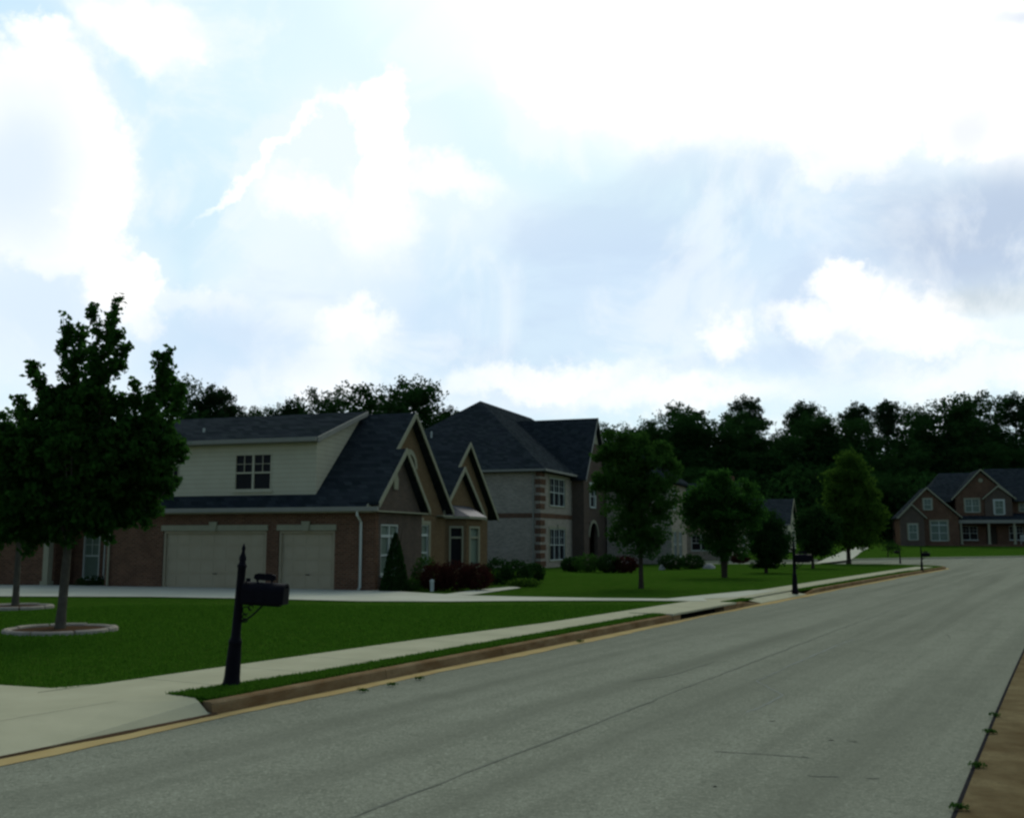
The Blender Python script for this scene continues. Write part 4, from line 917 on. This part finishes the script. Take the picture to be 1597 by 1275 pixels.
# ------------------------------------------------------------------ foreground trees
loc = (-8.9, 20.6, .06)
LB = px_lobes(loc, 20.6, [(140, 715, 100, 62), (60, 705, 55, 46), (38, 750, 52, 62), (215, 705, 50, 46), (185, 745, 75, 62), (110, 775, 85, 52), (130, 640, 55, 42), (90, 640, 40, 36), (245, 740, 30, 35), (262, 700, 16, 30), (50, 812, 50, 34),
                        (160, 812, 48, 26), (90, 825, 36, 18), (210, 790, 34, 24), (5, 705, 32, 40), (200, 668, 36, 24)], .85)
q_ = random.Random(4); X_ = []
for l_ in LB:
    for _ in range(5):
        d_ = Vector((q_.gauss(0, 1), q_.gauss(0, 1), q_.gauss(.2, .9))).normalized()
        X_.append((l_[0] + d_.x * l_[3], l_[1] + d_.y * l_[4], l_[2] + d_.z * l_[5], q_.uniform(.05, .16), q_.uniform(.05, .16), q_.uniform(.10, .26)))
LB = LB + X_
SPR = []      # upright leafy leaders: (start, tip, radius at start), measured on the crown outline
for x0, y0, x1, y1, r0 in [(105, 640, 80, 488, 20), (110, 640, 104, 496, 24), (100, 600, 118, 545, 12), (150, 650, 141, 476, 22), (158, 660, 184, 464, 30), (150, 600, 168, 492, 18), (165, 600, 196, 540, 10), (90, 650, 38, 562, 16), (80, 640, 62, 590, 12), (60, 690, 28, 622, 16), (40, 700, 12, 640, 14),
                           (230, 700, 263, 546, 28), (235, 680, 246, 552, 18), (240, 690, 278, 600, 14), (215, 690, 205, 597, 14), (220, 690, 226, 618, 14), (190, 680, 192, 620, 14), (250, 740, 284, 690, 14), (255, 780, 276, 752, 12), (10, 720, -16, 660, 18), (20, 830, 2, 866, 18), (60, 830, 66, 862, 14), (110, 820, 120, 846, 16), (165, 820, 176, 842, 14), (215, 800, 228, 818, 12), (130, 620, 128, 545, 12)]:
    k_ = 20.6 / 1600.; yo = q_.uniform(-.3, .3)
    SPR.append(((xat(x0, 20.6) - loc[0], yo, zat(y0, 20.6) - loc[2]), (xat(x1, 20.6) - loc[0], yo + q_.uniform(-.15, .15), zat(y1, 20.6) - loc[2]), r0 * k_))
tree('maple_tree', 'large dark leafy maple with several upright leaders at the left', 'tree', loc, 6.0, .092, LB, 1450, 34, .085, .12, 'leafmaple', sprays=SPR, lean=(.22, 0), fork=1.75, nlimb=26, shell=.35)
loc = (-13.15, 27.6, .06)
tree('young_tree', 'slim young tree in its own ring, behind the large maple', 'tree', loc, 4.6, .085, px_lobes(loc, 27.6, [(25, 760, 50, 60), (30, 810, 40, 40), (10, 800, 40, 45), (60, 790, 30, 35)]), 170, 60, .17, .12, 'leafmaple', fork=1.7, nlimb=9)
def street_tree(name, label, bx, by, Y, lob, m, n, per, leaf, tr=.09, fork=1.2, **kw):
    x, y = un(bx, by); loc = (x, y, hgt(y)); lob = list(lob); base = list(lob); q = random.Random(bx)
    for (cx, cy, rx, ry) in base:
        for _ in range(3):
            a_ = q.uniform(-.3, math.pi + .3); r_ = q.uniform(.85, 1.12); lob.append((cx + math.cos(a_) * rx * r_, cy - math.sin(a_) * ry * r_, rx * q.uniform(.12, .26), ry * q.uniform(.18, .34)))
    lobes = px_lobes(loc, y, lob); h = max(l[2] + l[5] for l in lobes)
    return tree(name, label, 'tree', loc, h, tr, lobes, n, per, .16 * y / 38, leaf, m, fork=fork, group='street trees along the left lawns', bark='darkbark', **kw)
street_tree('street_tree', 'oval green tree in front of the pale two storey house', 1000, 917, 38, [(990, 790, 52, 62), (1010, 750, 42, 46), (975, 740, 38, 45), (960, 700, 20, 26), (1000, 705, 26, 24), (1030, 715, 20, 22), (1000, 840, 42, 28), (1042, 790, 14, 40), (945, 760, 18, 28), (1045, 740, 14, 20), (940, 715, 9, 15)], 'leafgreen', 480, 46, .12, shell=.3, fork=1.3)
street_tree('street_tree', 'broad dense tree with a forked stout trunk, second from the pale house', 1130, 900, 49, [(1125, 810, 58, 42), (1100, 790, 34, 36), (1150, 790, 36, 36), (1125, 770, 44, 28), (1130, 850, 34, 30), (1085, 800, 18, 26), (1170, 800, 16, 24), (1110, 755, 14, 12), (1130, 748, 10, 12)], 'leafmaple', 420, 44, .15, shell=.3, tr=.085, fork=.9, multi=3)
street_tree('street_tree', 'small round very dark tree with foliage almost to the lawn', 1195, 893, 56, [(1195, 848, 31, 40), (1195, 830, 26, 26), (1210, 850, 18, 28), (1180, 850, 18, 28), (1195, 878, 20, 12)], 'leafdark', 240, 44, .15, shell=.3, fork=.5)
street_tree('street_tree', 'dark round tree behind the second mailbox', 1268, 886, 65, [(1270, 832, 31, 34), (1255, 820, 20, 22), (1288, 825, 18, 24), (1270, 808, 20, 14), (1272, 855, 22, 14)], 'leafdark', 240, 44, .17, shell=.3, fork=.8)
street_tree('street_tree', 'tall yellow green oval tree nearest the road corner', 1324, 878.5, 79, [(1328, 790, 42, 50), (1325, 745, 26, 28), (1345, 770, 24, 36), (1305, 770, 22, 32), (1325, 722, 12, 14), (1330, 835, 44, 22), (1300, 815, 18, 30), (1362, 800, 16, 34)], 'leafyellow', 480, 46, .20, shell=.3, tr=.16, fork=1.5)
street_tree('young_tree', 'tiny sapling on the far lawn left of the dark brick house', 1385, 868, 100, [(1385, 856, 9, 8), (1383, 850, 5, 6)], 'leafdark', 14, 26, .12, tr=.05, fork=.6)

# ------------------------------------------------------------------ shrubs
def px_shrub(name, label, px, py, wpx, hpx, m, n=900, leaf=.09, dr=.8, **kw):
    x, y = un(px, py); k = y / 1600.
    rx = wpx * k / 2; rz = hpx * k / 1.85
    if kw.get('cone'): rz = hpx * k
    return shrub(name, label, (x, y + rx * .3, hgt(y)), rx, rx * dr, rz, m, n, leaf, **kw)
px_shrub('conical_evergreen', 'tall dark cone shaped evergreen by the corner window', 615, 922, 45, 88, 'leafdark', 6000, .08, cone=True)
G = 'shrubs in front of the brown brick house'
px_shrub('low_shrub', 'low yellow green shrub at the foot of the cone evergreen', 612, 920, 34, 17, 'leafyellow', 900, .07, group=G)
px_shrub('low_shrub', 'low bright green shrub just left of the red barberries', 641, 921, 34, 19, 'leafgreen', 900, .07, group=G)
px_shrub('upright_shrub', 'mid green shrub under the trimmed window behind the barberries', 662, 918, 40, 50, 'leafgreen', 1200, .09, group=G)
for i, (px, w_, h_, lab) in enumerate([(680, 56, 42, 'dark red barberry bush at the left of its trio'), (712, 60, 46, 'dark red barberry bush in the middle of its trio'), (742, 52, 42, 'dark red barberry bush at the right of its trio')]):
    px_shrub('barberry_bush', lab, px, 921, w_, h_, 'leafred', 2200, .085, group='red barberry bushes', sh=.6)
for px, py, w_, h_, lab in [(775, 911, 46, 40, 'dark green shrub just right of the red barberries'), (806, 910, 46, 36, 'dark green rounded shrub before the pale side wall'), (832, 908, 34, 30, 'dark green small shrub below the brown corner quoins')]:
    px_shrub('round_shrub', lab, px, py, w_, h_, 'leafdark', 1500, .10, group=G)
px_shrub('low_shrub', 'low light green spiky ground plant before the dark rounded shrubs', 818, 915, 50, 13, 'leafyellow', 1000, .09, group=G)
G = 'shrubs in front of the pale two storey house'
for px, py, w_, h_, m_, lab in [(892, 891, 34, 22, 'leafdark', 'low dark shrub under the quoined corner windows'), (918, 892, 44, 28, 'leafgreen', 'rounded green shrub left of the arched entrance'), (950, 893, 36, 28, 'leafdark', 'dark shrub before the arched entrance'),
                               (975, 893, 40, 26, 'leafred', 'purplish dark shrub left of the oval tree trunk'), (1048, 888, 40, 24, 'leafdark', 'dark shrub right of the oval tree trunk'), (1080, 887, 40, 22, 'leafdark', 'dark shrub left of the forked tree trunk'), (1155, 878, 28, 14, 'leafred', 'small dark shrub by the one storey brick house')]:
    px_shrub('round_shrub', lab, px, py, w_, h_, m_, 1000, .14, group=G)
G = 'shrubs along the left part of the brown brick house'
for px, py, w_, h_, lab in [(-20, 908, 60, 46, 'big dark hedge shrub at the far left edge of the photo'), (22, 908, 54, 44, 'big dark hedge shrub behind the slim young tree'), (62, 908, 50, 42, 'big dark hedge shrub left of the white porch post')]:
    px_shrub('hedge_shrub', lab, px, py, w_, h_, 'leafdark', 1700, .10, group=G)
for px, w_, h_, m_, lab in [(140, 44, 15, 'leafdark', 'low shrub under the pale french windows'), (178, 40, 12, 'leafgreen', 'low green shrub below the garage end wall'), (212, 34, 17, 'leafdark', 'low shrub nearest the left garage door')]:
    px_shrub('low_shrub', lab, px, 913.5, w_, h_, m_, 800, .08, group=G)
# pale rock, rock-shaped stand-in, white post, blue bins, red object
def rock(label, px, py, w, h):
    x, y = un(px, py); b = MB(); rr = random.Random(px); n = 9
    P = [(max(.02, math.cos(a)) * w, math.sin(a) * h) for a in (0, .5, 1.0, 1.4)]
    b._lathe([(w * .9, -.05)] + P, 0, 0, n); b.v = [(p[0] * rr.uniform(.85, 1.12), p[1] * rr.uniform(.8, 1.1), p[2] * rr.uniform(.9, 1.1)) for p in b.v]
    o = b.build('boulder', 'boulder', loc=(x, y, hgt(y))); tag(o, label, 'rock')
rock('pale rock among shrubs right of the oval tree trunk', 1033, 888, .22, .32); rock('low pale object between the shrubs and the forked tree trunk', 1106, 886, .42, .3)  # second one is a rock shape added for an unidentified white thing
x, y = un(674, 921.5)
t = thing('garden_light', 'short white garden post before the red barberry bushes', 'garden light', (x, y - .1, 0)); b = MB(); b.lathe([(.07, 0), (.07, .32), (.055, .33)], n=12); b.build('post', 'white', t); b = MB(); b.lathe([(.085, .33), (.085, .37), (.03, .42)], n=12); b.build('cap', 'white', t)
def weed(px, py, lab, off=-.13, s=.5):
    x, y = un(px, py, off); n = 70; a = RNG.uniform(0, 6.28, n); r = RNG.random(n) * .10 * s; pts = np.stack([np.cos(a) * r * 1.6, np.sin(a) * r, RNG.random(n) * .06 * s + .01], 1)
    o = link(leaf_mesh('weed_tuft', pts, .03, 'leafgreen'), 'weed_tuft'); o.location = (x, y, off); tag(o, lab, 'weed', 'weeds growing from the gutter joints')
for a in [(565, 1078, 'weed tuft in the left gutter at a kerb joint'), (612, 1069, 'wide weed tuft in the left gutter right of the kerb joint'), (655, 1059, 'small weed tuft in the left gutter, third from the mailbox'), (905, 1001, 'farthest weed tuft in the left gutter')]: weed(*a)
for a in [(1553, 1117, 'weed tuft in the right road joint, farthest up'), (1545, 1143, 'weed tuft in the right road joint below the farthest one'), (1524, 1196, 'leafy weed clump midway down the right road joint'), (1496, 1262, 'weed clump in the right road joint nearest the camera')]: weed(*a)

# ------------------------------------------------------------------ woodland behind
def wood_proto(kind, seed, h=18.):
    rr = np.random.default_rng(seed); lob = []
    if kind == 'pine':
        for i in range(26):
            zf = rr.uniform(.50, .96); z = zf * h; a = rr.uniform(0, 6.28); q = rr.uniform(.35, 1) * h * .17 * math.sqrt(max(.06, 1 - ((zf - .70) / .28) ** 2)); r = rr.uniform(.9, 1.7)
            lob.append((math.cos(a) * q, math.sin(a) * q, z, r * 1.3, r * 1.3, r * .7))
        lob.append((0, 0, h * .95, 1.0, 1.0, 1.0)); cl, per, sp, lf, m = 650, 22, .32, .28, 'leafpine'
    else:
        for i in range(20):
            z = rr.uniform(.3, .90) * h; a = rr.uniform(0, 6.28); q = rr.uniform(.2, 1) * h * .21 * (1.15 - abs(z / h - .5)); r = rr.uniform(1.5, 2.9)
            lob.append((math.cos(a) * q, math.sin(a) * q, z, r * 1.15, r * 1.15, r * .85))
        lob.append((0, 0, h * .5, h * .2, h * .2, h * .3)); cl, per, sp, lf, m = 950, 24, .42, .32, 'leafwood'
    t = tree({'pine': 'pine_tree', 'broad': 'woodland_tree'}[kind], 'x', 'tree', (0, 0, 0), h, .24, lob, cl, per, sp, lf, m, bark='darkbark', nlimb=16, fork=h * .4, shell=.3)
    return t
PR = {'pine': [wood_proto('pine', s) for s in (11, 12, 13)], 'broad': [wood_proto('broad', s) for s in (21, 22, 23, 24)]}
used = set()
def place(kind, px, top, Y, lab, grp, wide=1., i=None):
    k = len(used) if i is None else i; p = PR[kind][k % len(PR[kind])]
    o = p if p.name not in used else copy_tree(p); used.add(o.name)
    gz = hgt(Y); ph = {'pine': 18.6, 'broad': 18.0}[kind]; s = (zat(top, Y) - gz) / ph
    o.location = (xat(px, Y), Y, gz); o.rotation_euler = (0, 0, (k * 2.39) % 6.28); o.scale = (s * wide, s * wide, s); o['label'] = lab; o['group'] = grp
GB = 'trees of the wood behind the far houses'; GL = 'trees behind the brown brick house'
for kind, px, top, Y, w_, lab in [
    ('broad', 262, 585, 88, .8, 'dark tree rising just right of the large maple crown'), ('pine', 325, 588, 92, .8, 'dark pointed pine above the left roof ridge'), ('pine', 358, 622, 95, .9, 'lower pine right of the pointed one over the left ridge'),
    ('broad', 402, 618, 96, .6, 'small rounded tree over the cream dormer'), ('pine', 448, 612, 98, .55, 'thin see-through tree over the dormer roof'), ('broad', 468, 605, 98, .42, 'narrow tree left of the block shaped crown'),
    ('broad', 515, 598, 96, .75, 'block shaped dense crown above the dormer end'), ('broad', 590, 588, 88, 1.05, 'big spreading oak crown, left half, above the steep gable'), ('broad', 645, 584, 86, 1.05, 'big spreading oak crown right beside the steep gable peak'),
    ('pine', 700, 628, 90, .7, 'small tree tip between the gable peak and the hipped roof'), ('broad', 200, 640, 84, 1, 'tree hidden behind the large maple crown'), ('broad', 100, 640, 86, 1, 'tree behind the left side of the large maple'),
    ('broad', 0, 650, 86, 1.1, 'tree at the left photo edge behind the house'), ('broad', -90, 640, 86, 1.1, 'tree just outside the left photo edge')]:
    place(kind, px, top, Y, lab, GL, w_)
sky_row = [('broad', 958, 655, 150, .8), ('broad', 1018, 645, 158, .8), ('broad', 1070, 626, 165, 1.0), ('broad', 1118, 638, 165, .95), ('pine', 1165, 611, 170, .85), ('pine', 1253, 617, 172, .9), ('broad', 1210, 672, 165, .9),
           ('broad', 1298, 662, 168, .8), ('pine', 1338, 618, 172, .7), ('pine', 1386, 616, 170, .8), ('broad', 1436, 632, 165, .6), ('broad', 1480, 603, 162, 1.05), ('broad', 1522, 606, 164, .9), ('pine', 1588, 606, 165, .8), ('broad', 1640, 600, 165, 1.1), ('broad', 1700, 610, 165, 1.1)]
names = ['first', 'second', 'third', 'fourth', 'fifth', 'sixth', 'seventh', 'eighth', 'ninth', 'tenth', 'eleventh', 'twelfth', 'thirteenth', 'fourteenth', 'fifteenth', 'sixteenth', 'seventeenth', 'eighteenth', 'nineteenth', 'twentieth']
for i, (kind, px, top, Y, w_) in enumerate(sky_row):
    place(kind, px, top, Y, '%s on the right skyline, %s from the hipped roof' % ({'pine': 'open crowned pine standing up', 'broad': 'rounded broadleaf tree'}[kind], names[i]), GB, w_)
rr = random.Random(5); k = 0
for row, (Y, tp, x0, x1, n_) in enumerate([(161, 660, 935, 1720, 15), (156, 706, 940, 1720, 14), (148, 732, 960, 1700, 13), (143, 762, 1040, 1420, 7)]):
    for i in range(n_):
        px = x0 + (x1 - x0) * (i + .5) / n_ + rr.uniform(-12, 12); tt = tp + rr.uniform(-26, 22); YY = Y + rr.uniform(-3, 3)
        place('broad', px, tt, YY, '%s tree of the wood, %s row below the skyline, %s from its left' % (('tall', 'dense', 'leafy', 'bushy')[row], ('topmost', 'upper', 'middle', 'lower')[row], names[i]), GB, 1.15, i=rr.randrange(40))
for i in range(9):
    px = 40 + i * 110; place('broad', px, 690 + rr.uniform(-15, 15), 104 + rr.uniform(-3, 3), 'back row tree behind the two brick houses, %s from the left' % names[i], GL, 1.2, i=rr.randrange(40))
# dense undergrowth of the wood
pts = []
for (x0, x1, y0, y1, zt, n_) in [(10, 100, 139, 153, 10, 30000), (5, 110, 153, 163, 15, 42000), (-60, 16, 100, 110, 6, 9000)]:
    x = RNG.uniform(x0, x1, n_); y = RNG.uniform(y0, y1, n_); z = RNG.random(n_) * zt * (.75 + .25 * np.sin(x * .9) * np.cos(y * .7 + x * .23)); pts.append(np.stack([x, y, z + np.array([hgt(v) for v in y])], 1))
o = link(leaf_mesh('undergrowth', np.concatenate(pts), .62, 'leafwood'), 'undergrowth'); tag(o, 'dark dense undergrowth beneath the trees of the wood', 'undergrowth', kind='stuff')

# ------------------------------------------------------------------ grass blades
def blades():
    P = []
    def band(n, Y0, Y1, p0, p1, skip=None):
        y = Y0 + (Y1 - Y0) * RNG.random(n) ** 1.25
        for yy in y:
            w0 = p0(yy); w1 = p1(yy); p = w0 + (w1 - w0) * random.random(); X, Yy = kp(yy, p)
            if skip and skip(X, Yy, yy): continue
            P.append((X, Yy))
    wf = lambda y: float(np.interp(y, [11, 12.5, 14, 20, 30, 60], [.95, .80, .62, .55, .5, .6])); wb = lambda y: float(np.interp(y, [11, 14, 18, 22, 30, 40, 60], [2.3, 2.15, 1.95, 1.6, 1.5, 1.55, 1.65]))
    band(28000, 11.85, 25.0, lambda y: .165, lambda y: wf(y) - .0)
    band(3000, 29.7, 31.6, lambda y: .2, wf); band(6000, 37.2, 60, lambda y: .2, wf)
    drv = lambda X, Y: Y > 29.0 + .0 * X
    e1 = un(80, 1075); e2 = un(0, 1070); sl = (e2[1] - e1[1]) / (e2[0] - e1[0])
    band(110000, 7.5, 27.5, wb, lambda y: wb(y) + 13, skip=lambda X, Y, y: Y > 28.6 or Y < e1[1] + (X - e1[0]) * sl + .02 or (X + 8.93) ** 2 + (Y - 20.7) ** 2 < 1.2 or (X + 13.1) ** 2 + (Y - 27.6) ** 2 < .8)
    P2 = np.array(P); n = len(P2); h = RNG.uniform(.025, .06, n); a = RNG.uniform(0, 6.28, n); w = RNG.uniform(.006, .012, n) * (1 + P2[:, 1] / 18)
    dx, dy = np.cos(a) * w, np.sin(a) * w; lx, ly = RNG.normal(size=n) * .02, RNG.normal(size=n) * .02
    V = np.stack([np.stack([P2[:, 0] - dx, P2[:, 1] - dy, np.full(n, -.005)], 1), np.stack([P2[:, 0] + dx, P2[:, 1] + dy, np.full(n, -.005)], 1), np.stack([P2[:, 0] + lx, P2[:, 1] + ly, h], 1)], 1).reshape(-1, 3)
    me = bpy.data.meshes.new('grass'); me.vertices.add(3 * n); me.loops.add(3 * n); me.polygons.add(n)
    me.vertices.foreach_set('co', V.ravel()); me.loops.foreach_set('vertex_index', np.arange(3 * n, dtype=np.int32)); me.polygons.foreach_set('loop_start', np.arange(0, 3 * n, 3, dtype=np.int32)); me.polygons.foreach_set('loop_total', np.full(n, 3, dtype=np.int32))
    me.update(calc_edges=True); me.materials.append(M['blade']); o = link(me, 'grass'); tag(o, 'short mown green grass of the verge and front lawn', 'grass', kind='stuff')
blades()
